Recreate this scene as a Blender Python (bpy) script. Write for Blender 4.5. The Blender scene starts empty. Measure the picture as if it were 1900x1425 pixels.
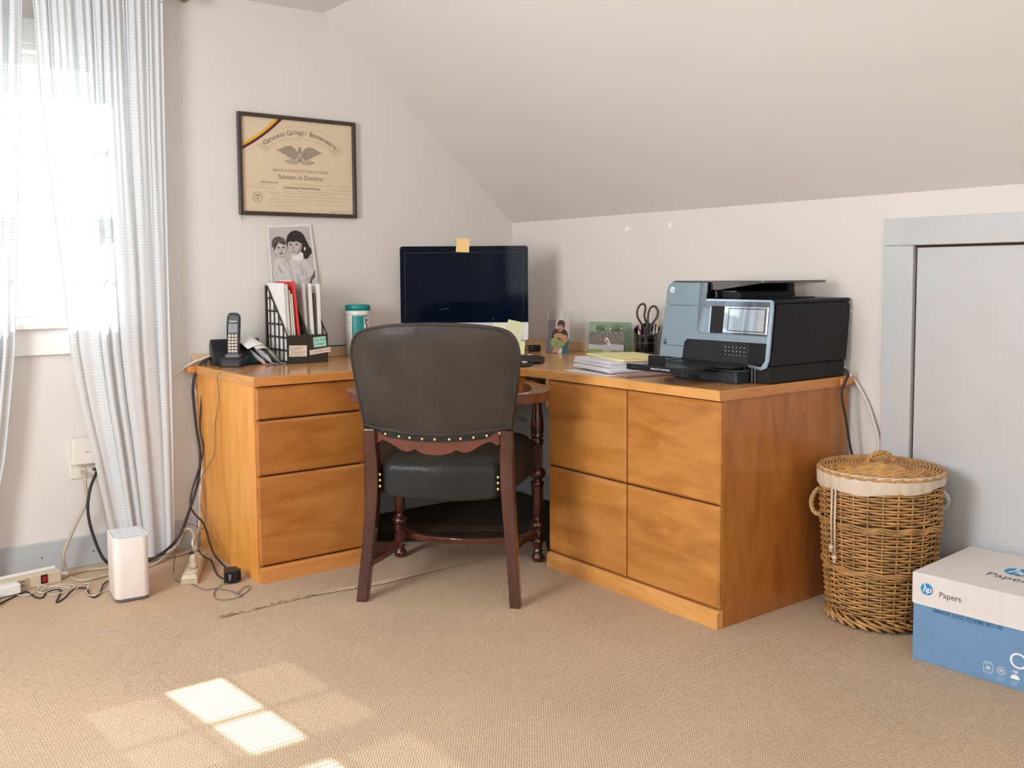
import bpy, bmesh, math, random
from mathutils import Vector, Matrix
PI = math.pi
R = math.radians
C = bpy.context.scene.collection
scn = bpy.context.scene

# ------------------------------------------------------------------ camera
EYE = Vector((-2.9969, -3.9509, 1.1258))
AX = Vector((0.79707695, -0.60384084, -0.00667606))
AU = Vector((0.04850224, 0.0529961, 0.99741613))
AF = Vector((0.60192679, 0.79534122, -0.07152961))
cam_data = bpy.data.cameras.new('camera')
cam = bpy.data.objects.new('camera', cam_data)
C.objects.link(cam)
cam.matrix_world = Matrix(((AX.x, AU.x, -AF.x, EYE.x), (AX.y, AU.y, -AF.y, EYE.y), (AX.z, AU.z, -AF.z, EYE.z), (0, 0, 0, 1)))
cam_data.sensor_width = 36
cam_data.lens = 1776.93 / 1900 * 36
cam_data.shift_y = -(712.5 - 636.2) / 1900
cam_data.clip_start = 0.02
scn.camera = cam

# ------------------------------------------------------------------ world, sun, lights
world = bpy.data.worlds.new('world')
scn.world = world
world.use_nodes = True
bg = world.node_tree.nodes['Background']
bg.inputs[0].default_value = (0.92, 0.96, 1.0, 1)
bg.inputs[1].default_value = 3.0

def add_light(name, kind, loc, aim, energy, color, size=None):
    d = bpy.data.lights.new(name, kind)
    d.energy = energy
    d.color = color
    if kind == 'AREA':
        d.shape = 'RECTANGLE'
        d.size, d.size_y = size
    o = bpy.data.objects.new(name, d)
    C.objects.link(o)
    o.location = loc
    o.rotation_euler = (Vector(aim)).to_track_quat('-Z', 'Y').to_euler()
    return o
sun = add_light('sun', 'SUN', (-2.4, 4, 5), (0.085, -1, -0.7235), 15.0, (1.0, 0.98, 0.97))
sun.data.angle = R(0.6)
# two added area fills beside and behind the camera; no windows stand there
add_light('fill_side', 'AREA', (-4.12, -2.0, 1.5), (1, 0.0, -0.08), 66, (0.94, 0.97, 1.0), (1.0, 1.25))
add_light('fill_rear', 'AREA', (-3.1, -5.3, 1.55), (0, 1, -0.05), 26, (0.96, 0.97, 1.0), (2.0, 1.3))
pt = add_light('window_portal', 'AREA', (-2.27, 0.13, 1.49), (0, -1, 0), 1, (1, 1, 1), (0.70, 1.12))
pt.data.cycles.is_portal = True
add_light('fill_overhead', 'POINT', (-2.3, -3.1, 2.05), (0, 0, -1), 6, (1.0, 0.95, 0.88)).data.shadow_soft_size = 0.2  # weak warm fill added overhead, no fixture hangs here

scn.view_settings.view_transform = 'Standard'
scn.view_settings.look = 'None'
scn.view_settings.gamma = 1
scn.view_settings.use_curve_mapping = False
scn.view_settings.exposure = 0.25
scn.cycles.max_bounces = 10
scn.cycles.transparent_max_bounces = 16
scn.cycles.diffuse_bounces = 5

# ------------------------------------------------------------------ materials
def srgb(r, g, b):
    f = lambda c: ((c / 255) / 12.92 if c <= 10.3 else ((c / 255 + 0.055) / 1.055) ** 2.4)
    return (f(r), f(g), f(b), 1)

def mat(name, col, rough=0.5, metal=0.0, coat=0.0, bump=0.0, bscale=200, var=0.0, vscale=6, spec=0.5, ior=None, stretch=(1, 1, 1)):
    m = bpy.data.materials.new(name)
    m.use_nodes = True
    nt = m.node_tree
    b = nt.nodes['Principled BSDF']
    if len(col) == 3:
        col = (*col, 1)
    b.inputs['Base Color'].default_value = col
    b.inputs['Roughness'].default_value = rough
    b.inputs['Metallic'].default_value = metal
    b.inputs['Coat Weight'].default_value = coat
    b.inputs['Coat Roughness'].default_value = 0.08
    b.inputs['Specular IOR Level'].default_value = spec
    tc = nt.nodes.new('ShaderNodeTexCoord')
    mp = nt.nodes.new('ShaderNodeMapping')
    mp.inputs['Scale'].default_value = stretch
    nt.links.new(tc.outputs['Object'], mp.inputs[0])
    # every surface gets a little procedural variation
    n = nt.nodes.new('ShaderNodeTexNoise')
    n.inputs['Scale'].default_value = vscale
    n.inputs['Detail'].default_value = 5
    nt.links.new(mp.outputs[0], n.inputs['Vector'])
    v = var if var > 0 else 0.03
    cr = nt.nodes.new('ShaderNodeValToRGB')
    cr.color_ramp.elements[0].position = 0.3
    cr.color_ramp.elements[1].position = 0.7
    cr.color_ramp.elements[0].color = (col[0] * (1 - v), col[1] * (1 - v), col[2] * (1 - v), 1)
    cr.color_ramp.elements[1].color = (min(1, col[0] * (1 + v)), min(1, col[1] * (1 + v)), min(1, col[2] * (1 + v)), 1)
    nt.links.new(n.outputs['Fac'], cr.inputs[0])
    nt.links.new(cr.outputs[0], b.inputs['Base Color'])
    if bump > 0:
        n2 = nt.nodes.new('ShaderNodeTexNoise')
        n2.inputs['Scale'].default_value = bscale
        n2.inputs['Detail'].default_value = 4
        nt.links.new(mp.outputs[0], n2.inputs['Vector'])
        bp = nt.nodes.new('ShaderNodeBump')
        bp.inputs['Strength'].default_value = bump
        bp.inputs['Distance'].default_value = 0.002
        nt.links.new(n2.outputs['Fac'], bp.inputs['Height'])
        nt.links.new(bp.outputs[0], b.inputs['Normal'])
    return m

def wood(name, dark, mid, light, rot=(0, 0, 0), scale=1.0, rough=0.32, coat=0.25, fig=1.0):
    """maple-like veneer: long soft grain, cloudy figure, a few darker flecks"""
    m = bpy.data.materials.new(name)
    m.use_nodes = True
    nt = m.node_tree
    L = nt.links.new
    N = nt.nodes.new
    b = nt.nodes['Principled BSDF']
    b.inputs['Roughness'].default_value = rough
    b.inputs['Coat Weight'].default_value = coat
    b.inputs['Coat Roughness'].default_value = 0.12
    tc = N('ShaderNodeTexCoord')
    mp = N('ShaderNodeMapping')
    mp.inputs['Rotation'].default_value = rot
    L(tc.outputs['Object'], mp.inputs[0])
    oi = N('ShaderNodeObjectInfo')
    off = N('ShaderNodeVectorMath'); off.operation = 'ADD'
    rv = N('ShaderNodeVectorMath'); rv.operation = 'SCALE'
    cx = N('ShaderNodeCombineXYZ')
    L(oi.outputs['Random'], cx.inputs[0]); L(oi.outputs['Random'], cx.inputs[1]); L(oi.outputs['Random'], cx.inputs[2])
    L(cx.outputs[0], rv.inputs[0]); rv.inputs['Scale'].default_value = 9
    L(mp.outputs[0], off.inputs[0]); L(rv.outputs[0], off.inputs[1])
    st = N('ShaderNodeMapping'); st.inputs['Scale'].default_value = (1.6 * scale, 9 * scale, 9 * scale)
    L(off.outputs[0], st.inputs[0])
    n1 = N('ShaderNodeTexNoise'); n1.inputs['Scale'].default_value = 1.6; n1.inputs['Detail'].default_value = 7; n1.inputs['Distortion'].default_value = 1.2
    L(st.outputs[0], n1.inputs['Vector'])
    st2 = N('ShaderNodeMapping'); st2.inputs['Scale'].default_value = (2.2 * scale, 6 * scale, 6 * scale)
    L(off.outputs[0], st2.inputs[0])
    n2 = N('ShaderNodeTexNoise'); n2.inputs['Scale'].default_value = 1.3; n2.inputs['Detail'].default_value = 3; n2.inputs['Distortion'].default_value = 1.8
    L(st2.outputs[0], n2.inputs['Vector'])
    w = N('ShaderNodeTexWave'); w.wave_type = 'BANDS'; w.bands_direction = 'Y'
    w.inputs['Scale'].default_value = 0.45; w.inputs['Distortion'].default_value = 7; w.inputs['Detail'].default_value = 3; w.inputs['Detail Scale'].default_value = 0.8
    L(st.outputs[0], w.inputs['Vector'])
    mx = N('ShaderNodeMath'); mx.operation = 'MULTIPLY_ADD'; mx.inputs[1].default_value = 0.5
    L(n1.outputs['Fac'], mx.inputs[0])
    m2 = N('ShaderNodeMath'); m2.operation = 'MULTIPLY'; m2.inputs[1].default_value = 0.42 * fig
    L(n2.outputs['Fac'], m2.inputs[0]); L(m2.outputs[0], mx.inputs[2])
    m3 = N('ShaderNodeMath'); m3.operation = 'MULTIPLY_ADD'; m3.inputs[1].default_value = 0.06
    L(w.outputs['Fac'], m3.inputs[0]); L(mx.outputs[0], m3.inputs[2])
    cr = N('ShaderNodeValToRGB')
    e = cr.color_ramp.elements
    e[0].position = 0.28; e[0].color = dark
    e[1].position = 0.72; e[1].color = light
    k = e.new(0.50); k.color = mid
    L(m3.outputs[0], cr.inputs[0])
    # fine dark pores
    st3 = N('ShaderNodeMapping'); st3.inputs['Scale'].default_value = (9, 120, 120)
    L(off.outputs[0], st3.inputs[0])
    n4 = N('ShaderNodeTexNoise'); n4.inputs['Scale'].default_value = 2.0; n4.inputs['Detail'].default_value = 2
    L(st3.outputs[0], n4.inputs['Vector'])
    c4 = N('ShaderNodeMapRange'); c4.inputs[1].default_value = 0.60; c4.inputs[2].default_value = 0.74; c4.inputs[3].default_value = 1.0; c4.inputs[4].default_value = 0.86
    L(n4.outputs['Fac'], c4.inputs[0])
    mm = N('ShaderNodeMix'); mm.data_type = 'RGBA'; mm.blend_type = 'MULTIPLY'; mm.inputs[0].default_value = 1
    L(cr.outputs[0], mm.inputs[6]); L(c4.outputs[0], mm.inputs[7])
    L(mm.outputs[2], b.inputs['Base Color'])
    return m

def glassy(name, tint=(1, 1, 1, 1), gloss=0.08, rough=0.02):
    m = bpy.data.materials.new(name)
    m.use_nodes = True
    nt = m.node_tree
    nt.nodes.clear()
    o = nt.nodes.new('ShaderNodeOutputMaterial')
    t = nt.nodes.new('ShaderNodeBsdfTransparent'); t.inputs[0].default_value = tint
    g = nt.nodes.new('ShaderNodeBsdfGlossy'); g.inputs['Roughness'].default_value = rough
    f = nt.nodes.new('ShaderNodeLayerWeight'); f.inputs[0].default_value = 0.25
    a = nt.nodes.new('ShaderNodeMath'); a.operation = 'MULTIPLY_ADD'; a.inputs[1].default_value = 0.5; a.inputs[2].default_value = gloss
    nt.links.new(f.outputs['Fresnel'], a.inputs[0])
    mx = nt.nodes.new('ShaderNodeMixShader')
    nt.links.new(a.outputs[0], mx.inputs[0]); nt.links.new(t.outputs[0], mx.inputs[1]); nt.links.new(g.outputs[0], mx.inputs[2])
    nt.links.new(mx.outputs[0], o.inputs[0])
    return m

M = {}
WALL = (0.70, 0.662, 0.62)
M['wall'] = mat('wall_paint', WALL, 0.75, bump=0.05, bscale=90, var=0.012, vscale=3)
M['slope'] = mat('slope_paint', (0.69, 0.658, 0.622), 0.75, bump=0.04, bscale=60, var=0.012, vscale=2)
M['ceil'] = mat('ceiling_paint', (0.74, 0.77, 0.80), 0.8, bump=0.05, bscale=80)
M['trim'] = mat('trim_paint', (0.455, 0.47, 0.485), 0.4, bump=0.02, bscale=50)
M['door_paint'] = mat('door_paint', (0.53, 0.54, 0.55), 0.4, bump=0.02, bscale=50)
M['trim_white'] = mat('trim_white', (0.80, 0.80, 0.78), 0.4)
M['scuff'] = mat('spackle_mark', (0.86, 0.83, 0.78), 0.7, var=0.05, vscale=90)
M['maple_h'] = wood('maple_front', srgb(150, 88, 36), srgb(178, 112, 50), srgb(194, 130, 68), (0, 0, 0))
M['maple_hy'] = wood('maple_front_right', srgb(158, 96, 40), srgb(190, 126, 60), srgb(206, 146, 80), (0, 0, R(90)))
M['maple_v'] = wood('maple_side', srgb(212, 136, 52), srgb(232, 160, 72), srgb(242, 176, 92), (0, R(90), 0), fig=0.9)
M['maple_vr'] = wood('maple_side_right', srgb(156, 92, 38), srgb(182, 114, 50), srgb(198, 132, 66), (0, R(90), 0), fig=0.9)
M['maple_top'] = wood('maple_top', srgb(196, 132, 72), srgb(214, 154, 92), srgb(226, 172, 112), (0, 0, 0), rough=0.26, coat=0.5)
M['maple_top_y'] = wood('maple_top_side', srgb(200, 138, 78), srgb(214, 154, 92), srgb(224, 168, 108), (0, 0, R(90)), rough=0.26, coat=0.5)
M['maple_pale'] = wood('maple_ledge', srgb(200, 166, 126), srgb(212, 182, 144), srgb(222, 194, 158), (0, 0, 0), rough=0.3, coat=0.4)
M['maple_edge'] = wood('maple_edge', srgb(204, 140, 72), srgb(226, 168, 98), srgb(238, 190, 126), (0, 0, R(90)), fig=0.6)
M['maple_edge_x'] = wood('maple_edge_long', srgb(196, 126, 62), srgb(212, 144, 78), srgb(226, 164, 98), (0, 0, 0), fig=0.6)
M['gap'] = mat('dark_gap', (0.035, 0.018, 0.008), 0.8)
M['mahogany'] = wood('mahogany', (0.030, 0.007, 0.005, 1), (0.060, 0.014, 0.009, 1), (0.095, 0.026, 0.015, 1), (0, R(90), 0), rough=0.22, coat=0.6)
M['mahogany_h'] = wood('mahogany_rail', (0.075, 0.018, 0.010, 1), (0.120, 0.031, 0.017, 1), (0.165, 0.047, 0.026, 1), (0, 0, 0), rough=0.25, coat=0.5)
M['brass'] = mat('brass_nail', (0.80, 0.58, 0.25), 0.25, metal=1.0)
M['chrome'] = mat('chrome', (0.75, 0.75, 0.76), 0.15, metal=1.0)
M['black'] = mat('black_plastic', (0.012, 0.012, 0.015), 0.35, spec=0.35)
M['black_matte'] = mat('black_matte', (0.016, 0.015, 0.016), 0.6, bump=0.1, bscale=700, spec=0.25)
M['black_gloss'] = mat('black_gloss', (0.006, 0.006, 0.008), 0.05, coat=1.0)
M['holder'] = mat('holder_plastic', (0.030, 0.024, 0.019), 0.5)
M['grey'] = mat('grey_plastic', (0.12, 0.12, 0.13), 0.4)
M['cord_black'] = mat('black_cord', (0.020, 0.018, 0.018), 0.5)
M['cord_grey'] = mat('grey_cord', (0.14, 0.13, 0.13), 0.5)
M['cord_white'] = mat('white_cord', (0.66, 0.62, 0.56), 0.5)
M['cord_beige'] = mat('beige_cord', (0.46, 0.38, 0.28), 0.5)
M['beige'] = mat('beige_plastic', (0.60, 0.50, 0.37), 0.45)
M['white_plastic'] = mat('white_plastic', (0.78, 0.77, 0.75), 0.3)
M['modem'] = mat('modem_plastic', (0.80, 0.72, 0.67), 0.4)
M['modem_top'] = mat('modem_top', (0.80, 0.82, 0.84), 0.45)
M['outlet'] = mat('outlet_plastic', (0.74, 0.69, 0.62), 0.35)
M['paper'] = mat('paper', (0.80, 0.79, 0.78), 0.8)
M['paper_lav'] = mat('paper_cool', (0.72, 0.71, 0.78), 0.8)
M['paper_pink'] = mat('paper_pink', (0.70, 0.62, 0.60), 0.8)
M['paper_cream'] = mat('paper_cream', (0.80, 0.74, 0.62), 0.8)
M['paper_grey'] = mat('paper_grey', (0.62, 0.60, 0.55), 0.8)
M['yellow_pad'] = mat('yellow_pad', (0.84, 0.76, 0.40), 0.8)
M['yellow_edge'] = mat('yellow_edge', (0.75, 0.55, 0.10), 0.8)
M['note_tan'] = mat('note_tan', (0.80, 0.55, 0.24), 0.8)
M['note_green'] = mat('note_green', (0.70, 0.74, 0.42), 0.8)
M['note_pale'] = mat('note_pale', (0.78, 0.78, 0.58), 0.8)
M['note_teal'] = mat('note_teal', (0.36, 0.68, 0.58), 0.8)
M['label_cream'] = mat('label_cream', (0.74, 0.62, 0.50), 0.8)
M['red'] = mat('red_folder', (0.72, 0.055, 0.045), 0.55)
M['mauve'] = mat('mauve_folder', (0.36, 0.23, 0.20), 0.7)
M['brown_card'] = mat('brown_card', (0.11, 0.075, 0.045), 0.7)
M['teal'] = mat('teal_plastic', (0.005, 0.24, 0.23), 0.35)
M['teal_dark'] = mat('teal_dark', (0.004, 0.045, 0.052), 0.2)
M['screen'] = mat('screen_glass', (0.0025, 0.005, 0.014), 0.06, var=0.3, vscale=3, spec=0.10)
M['alu'] = mat('aluminium', (0.62, 0.62, 0.64), 0.32, metal=0.7)
M['printer_silver'] = mat('printer_silver', (0.25, 0.33, 0.38), 0.30, metal=0.6)
M['printer_rim'] = mat('printer_rim', (0.40, 0.52, 0.62), 0.15, metal=0.8)
M['ink'] = mat('ink', (0.10, 0.085, 0.075), 0.8)
M['ink_soft'] = mat('ink_soft', (0.32, 0.26, 0.20), 0.8)
M['ink_light'] = mat('ink_light', (0.46, 0.38, 0.29), 0.8)
M['ink_dark'] = mat('ink_dark', (0.02, 0.02, 0.025), 0.8)
M['white_ink'] = mat('white_ink', (0.85, 0.87, 0.90), 0.6)
M['blue_ink'] = mat('blue_ink', (0.02, 0.24, 0.50), 0.6)
M['box_white'] = mat('box_white', (0.72, 0.675, 0.64), 0.7, var=0.03, vscale=40, stretch=(1, 1, 0.05))
M['box_blue'] = mat('box_blue', (0.150, 0.285, 0.47), 0.65, var=0.05, vscale=14)
M['box_blue_dark'] = mat('box_blue_ink', (0.03, 0.12, 0.26), 0.7)
M['gold_band'] = mat('gold_ribbon', (0.72, 0.42, 0.03), 0.5)
M['maroon_band'] = mat('maroon_ribbon', (0.10, 0.012, 0.03), 0.5)
M['diploma'] = mat('diploma_paper', (0.68, 0.545, 0.39), 0.7, var=0.03, vscale=5)
M['frame_dark'] = mat('frame_dark', (0.035, 0.022, 0.015), 0.3, coat=0.4)
M['cloth'] = mat('liner_cloth', (0.66, 0.54, 0.42), 0.9, bump=0.4, bscale=60, var=0.06, vscale=20)
M['rope'] = mat('rope', (0.50, 0.30, 0.12), 0.9, bump=0.6, bscale=300)
M['rope_white'] = mat('white_rope', (0.62, 0.62, 0.60), 0.9, bump=0.6, bscale=300)
M['bead'] = mat('wooden_bead', (0.64, 0.52, 0.40), 0.45)
M['wicker'] = mat('wicker', (0.46, 0.245, 0.085), 0.45, var=0.38, vscale=26)
M['wicker_dark'] = mat('wicker_core', (0.10, 0.045, 0.015), 0.8)
M['wicker_lid'] = mat('wicker_lid', (0.52, 0.27, 0.09), 0.45, var=0.30, vscale=26)
M['siding'] = mat('clapboard_paint', (0.62, 0.62, 0.60), 0.7)
M['outdoor'] = mat('lawn', (0.30, 0.32, 0.26), 0.9, var=0.2, vscale=1)
M['antique'] = mat('antique_brass', (0.30, 0.22, 0.14), 0.28, metal=0.9)
M['switch_red'] = mat('switch_red', (0.45, 0.01, 0.012), 0.3)
M['outlet_tan'] = mat('outlet_tan', (0.40, 0.32, 0.22), 0.5)
M['beige_dark'] = mat('beige_dark', (0.48, 0.39, 0.27), 0.5)
M['modem_grille'] = mat('modem_grille', (0.40, 0.42, 0.45), 0.5)
M['white_ink_soft'] = mat('white_ink_soft', (0.42, 0.52, 0.66), 0.6)
M['note_green2'] = mat('note_green_pale', (0.70, 0.72, 0.47), 0.8)
M['lcd'] = mat('lcd', (0.09, 0.10, 0.095), 0.25)
M['key_cream'] = mat('key_cream', (0.62, 0.52, 0.42), 0.5)
M['purple'] = mat('purple_plastic', (0.20, 0.03, 0.14), 0.3)
M['pink'] = mat('pink_plastic', (0.52, 0.18, 0.16), 0.4)
M['black_handle'] = mat('scissor_handle', (0.055, 0.042, 0.034), 0.4)
M['black_side'] = mat('printer_black', (0.009, 0.009, 0.012), 0.45, bump=0.08, bscale=900, spec=0.22)
M['black_blue'] = mat('tray_black', (0.025, 0.034, 0.043), 0.22)
M['gloss_blue'] = mat('touch_screen_gloss', (0.50, 0.56, 0.62), 0.03, metal=1.0)
M['console'] = mat('console_gloss', (0.16, 0.18, 0.20), 0.04, metal=1.0)
M['gloss_wing'] = mat('gloss_wing', (0.035, 0.028, 0.024), 0.12, coat=0.8)
M['cavity'] = mat('cavity', (0.006, 0.006, 0.007), 0.6)
M['sheet_brown'] = mat('sheet_brown', (0.050, 0.034, 0.024), 0.9, bump=0.3, bscale=300)
M['sheet_band'] = mat('sheet_band', (0.10, 0.065, 0.038), 0.9)
M['glass'] = glassy('window_glass', (0.97, 0.98, 0.98, 1), 0.02)
M['acrylic'] = glassy('acrylic', (0.93, 0.95, 0.93, 1), 0.05)
M['acrylic_green'] = glassy('acrylic_green', (0.80, 0.90, 0.82, 1), 0.06)
M['green_edge'] = mat('green_glass_edge', (0.05, 0.28, 0.16), 0.1, coat=0.5)

# leather
def leather(name, col, rough):
    m = mat(name, col, rough, coat=0.05, var=0.25, vscale=7, spec=0.32)
    nt = m.node_tree
    b = nt.nodes['Principled BSDF']
    tc = nt.nodes['Texture Coordinate']
    v = nt.nodes.new('ShaderNodeTexVoronoi'); v.feature = 'DISTANCE_TO_EDGE'; v.inputs['Scale'].default_value = 210
    n = nt.nodes.new('ShaderNodeTexNoise'); n.inputs['Scale'].default_value = 30; n.inputs['Detail'].default_value = 6
    w = nt.nodes.new('ShaderNodeVectorMath'); w.operation = 'MULTIPLY_ADD'; w.inputs[1].default_value = (0.02, 0.02, 0.02)
    nt.links.new(n.outputs['Color'], w.inputs[0]); nt.links.new(tc.outputs['Object'], w.inputs[2]); nt.links.new(tc.outputs['Object'], n.inputs['Vector'])
    nt.links.new(w.outputs[0], v.inputs['Vector'])
    mp = nt.nodes.new('ShaderNodeMapRange'); mp.inputs[1].default_value = 0; mp.inputs[2].default_value = 0.12
    nt.links.new(v.outputs['Distance'], mp.inputs[0])
    ad = nt.nodes.new('ShaderNodeMath'); ad.operation = 'MULTIPLY_ADD'; ad.inputs[1].default_value = 3.0
    nt.links.new(n.outputs['Fac'], ad.inputs[0]); nt.links.new(mp.outputs[0], ad.inputs[2])
    bp = nt.nodes.new('ShaderNodeBump'); bp.inputs['Strength'].default_value = 0.6; bp.inputs['Distance'].default_value = 0.0016
    nt.links.new(ad.outputs[0], bp.inputs['Height']); nt.links.new(bp.outputs[0], b.inputs['Normal'])
    return m
M['leather'] = leather('black_leather', (0.050, 0.040, 0.033), 0.46)
M['leather_seat'] = leather('black_leather_seat', (0.020, 0.020, 0.019), 0.38)

# carpet: sisal-like chevron loops
def carpet():
    m = bpy.data.materials.new('carpet')
    m.use_nodes = True
    nt = m.node_tree
    L = nt.links.new
    N = nt.nodes.new
    b = nt.nodes['Principled BSDF']
    b.inputs['Roughness'].default_value = 0.95
    b.inputs['Specular IOR Level'].default_value = 0.15
    tc = N('ShaderNodeTexCoord')
    mp = N('ShaderNodeMapping'); mp.inputs['Rotation'].default_value = (0, 0, 0)
    L(tc.outputs['Object'], mp.inputs[0])
    nz = N('ShaderNodeTexNoise'); nz.inputs['Scale'].default_value = 40; L(mp.outputs[0], nz.inputs['Vector'])
    jit = N('ShaderNodeVectorMath'); jit.operation = 'MULTIPLY_ADD'; jit.inputs[1].default_value = (0.0022, 0.0022, 0)
    L(nz.outputs['Color'], jit.inputs[0]); L(mp.outputs[0], jit.inputs[2])
    sx = N('ShaderNodeSeparateXYZ'); L(jit.outputs[0], sx.inputs[0])
    def math_(op, a, bb=None, c=None):
        k = N('ShaderNodeMath'); k.operation = op
        for i, q in enumerate((a, bb, c)):
            if q is None:
                continue
            if isinstance(q, (int, float)):
                k.inputs[i].default_value = q
            else:
                L(q, k.inputs[i])
        return k.outputs[0]
    u = math_('DIVIDE', sx.outputs[1], 0.020)
    tri = math_('PINGPONG', u, 0.5)                       # 0..0.5
    ph = math_('MULTIPLY_ADD', tri, 0.020 * 1.0, sx.outputs[0])
    s = math_('SINE', math_('MULTIPLY', ph, 2 * PI / 0.0078))
    s01 = math_('MULTIPLY_ADD', s, 0.5, 0.5)
    fine = N('ShaderNodeTexNoise'); fine.inputs['Scale'].default_value = 420; fine.inputs['Detail'].default_value = 3
    L(tc.outputs['Object'], fine.inputs['Vector'])
    hsum = math_('MULTIPLY_ADD', fine.outputs['Fac'], 0.7, s01)
    cr = N('ShaderNodeValToRGB')
    cr.color_ramp.elements[0].position = 0.25; cr.color_ramp.elements[0].color = (0.43, 0.292, 0.188, 1)
    cr.color_ramp.elements[1].position = 1.05; cr.color_ramp.elements[1].color = (0.73, 0.545, 0.385, 1)
    L(hsum, cr.inputs[0])
    big = N('ShaderNodeTexNoise'); big.inputs['Scale'].default_value = 2.2; big.inputs['Detail'].default_value = 6
    L(tc.outputs['Object'], big.inputs['Vector'])
    mr = N('ShaderNodeMapRange'); mr.inputs[1].default_value = 0.3; mr.inputs[2].default_value = 0.7; mr.inputs[3].default_value = 0.93; mr.inputs[4].default_value = 1.05
    L(big.outputs['Fac'], mr.inputs[0])
    mm = N('ShaderNodeMix'); mm.data_type = 'RGBA'; mm.blend_type = 'MULTIPLY'; mm.inputs[0].default_value = 1
    L(cr.outputs[0], mm.inputs[6]); L(mr.outputs[0], mm.inputs[7])
    L(mm.outputs[2], b.inputs['Base Color'])
    bp = N('ShaderNodeBump'); bp.inputs['Strength'].default_value = 0.8; bp.inputs['Distance'].default_value = 0.003
    L(hsum, bp.inputs['Height']); L(bp.outputs[0], b.inputs['Normal'])
    return m
M['carpet'] = carpet()
M['carpet_thread'] = mat('carpet_thread', (0.52, 0.38, 0.24), 0.95, bump=0.8, bscale=400)
M['carpet_gap'] = mat('carpet_gap', (0.12, 0.07, 0.035), 0.95)

def curtain_mat():
    m = bpy.data.materials.new('sheer_gingham')
    m.use_nodes = True
    nt = m.node_tree
    nt.nodes.clear()
    L = nt.links.new
    N = nt.nodes.new
    out = N('ShaderNodeOutputMaterial')
    uv = N('ShaderNodeUVMap')
    sx = N('ShaderNodeSeparateXYZ'); L(uv.outputs[0], sx.inputs[0])
    def sq(inp, per):
        k = N('ShaderNodeMath'); k.operation = 'MULTIPLY'; k.inputs[1].default_value = 2 * PI / per; L(inp, k.inputs[0])
        s = N('ShaderNodeMath'); s.operation = 'SINE'; L(k.outputs[0], s.inputs[0])
        r = N('ShaderNodeMapRange'); r.inputs[1].default_value = -0.5; r.inputs[2].default_value = 0.5; L(s.outputs[0], r.inputs[0])
        return r.outputs[0]
    a = sq(sx.outputs[0], 0.0125)
    c = sq(sx.outputs[1], 0.0125)
    ad = N('ShaderNodeMath'); ad.operation = 'ADD'; L(a, ad.inputs[0]); L(c, ad.inputs[1])
    dens = N('ShaderNodeMapRange'); dens.inputs[1].default_value = 0; dens.inputs[2].default_value = 2; dens.inputs[3].default_value = 0.13; dens.inputs[4].default_value = 0.02
    L(ad.outputs[0], dens.inputs[0])
    colr = N('ShaderNodeMix'); colr.data_type = 'RGBA'
    colr.inputs[6].default_value = (0.90, 0.90, 0.90, 1); colr.inputs[7].default_value = (0.66, 0.71, 0.76, 1)
    hf = N('ShaderNodeMath'); hf.operation = 'MULTIPLY'; hf.inputs[1].default_value = 0.5; L(ad.outputs[0], hf.inputs[0])
    L(hf.outputs[0], colr.inputs[0])
    d = N('ShaderNodeBsdfDiffuse'); L(colr.outputs[2], d.inputs[0])
    t = N('ShaderNodeBsdfTranslucent'); L(colr.outputs[2], t.inputs[0])
    tr = N('ShaderNodeBsdfTransparent')
    m1 = N('ShaderNodeMixShader'); m1.inputs[0].default_value = 0.27
    L(d.outputs[0], m1.inputs[1]); L(t.outputs[0], m1.inputs[2])
    m2 = N('ShaderNodeMixShader'); L(dens.outputs[0], m2.inputs[0])
    L(m1.outputs[0], m2.inputs[1]); L(tr.outputs[0], m2.inputs[2])
    L(m2.outputs[0], out.inputs[0])
    return m
M['curtain'] = curtain_mat()

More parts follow.
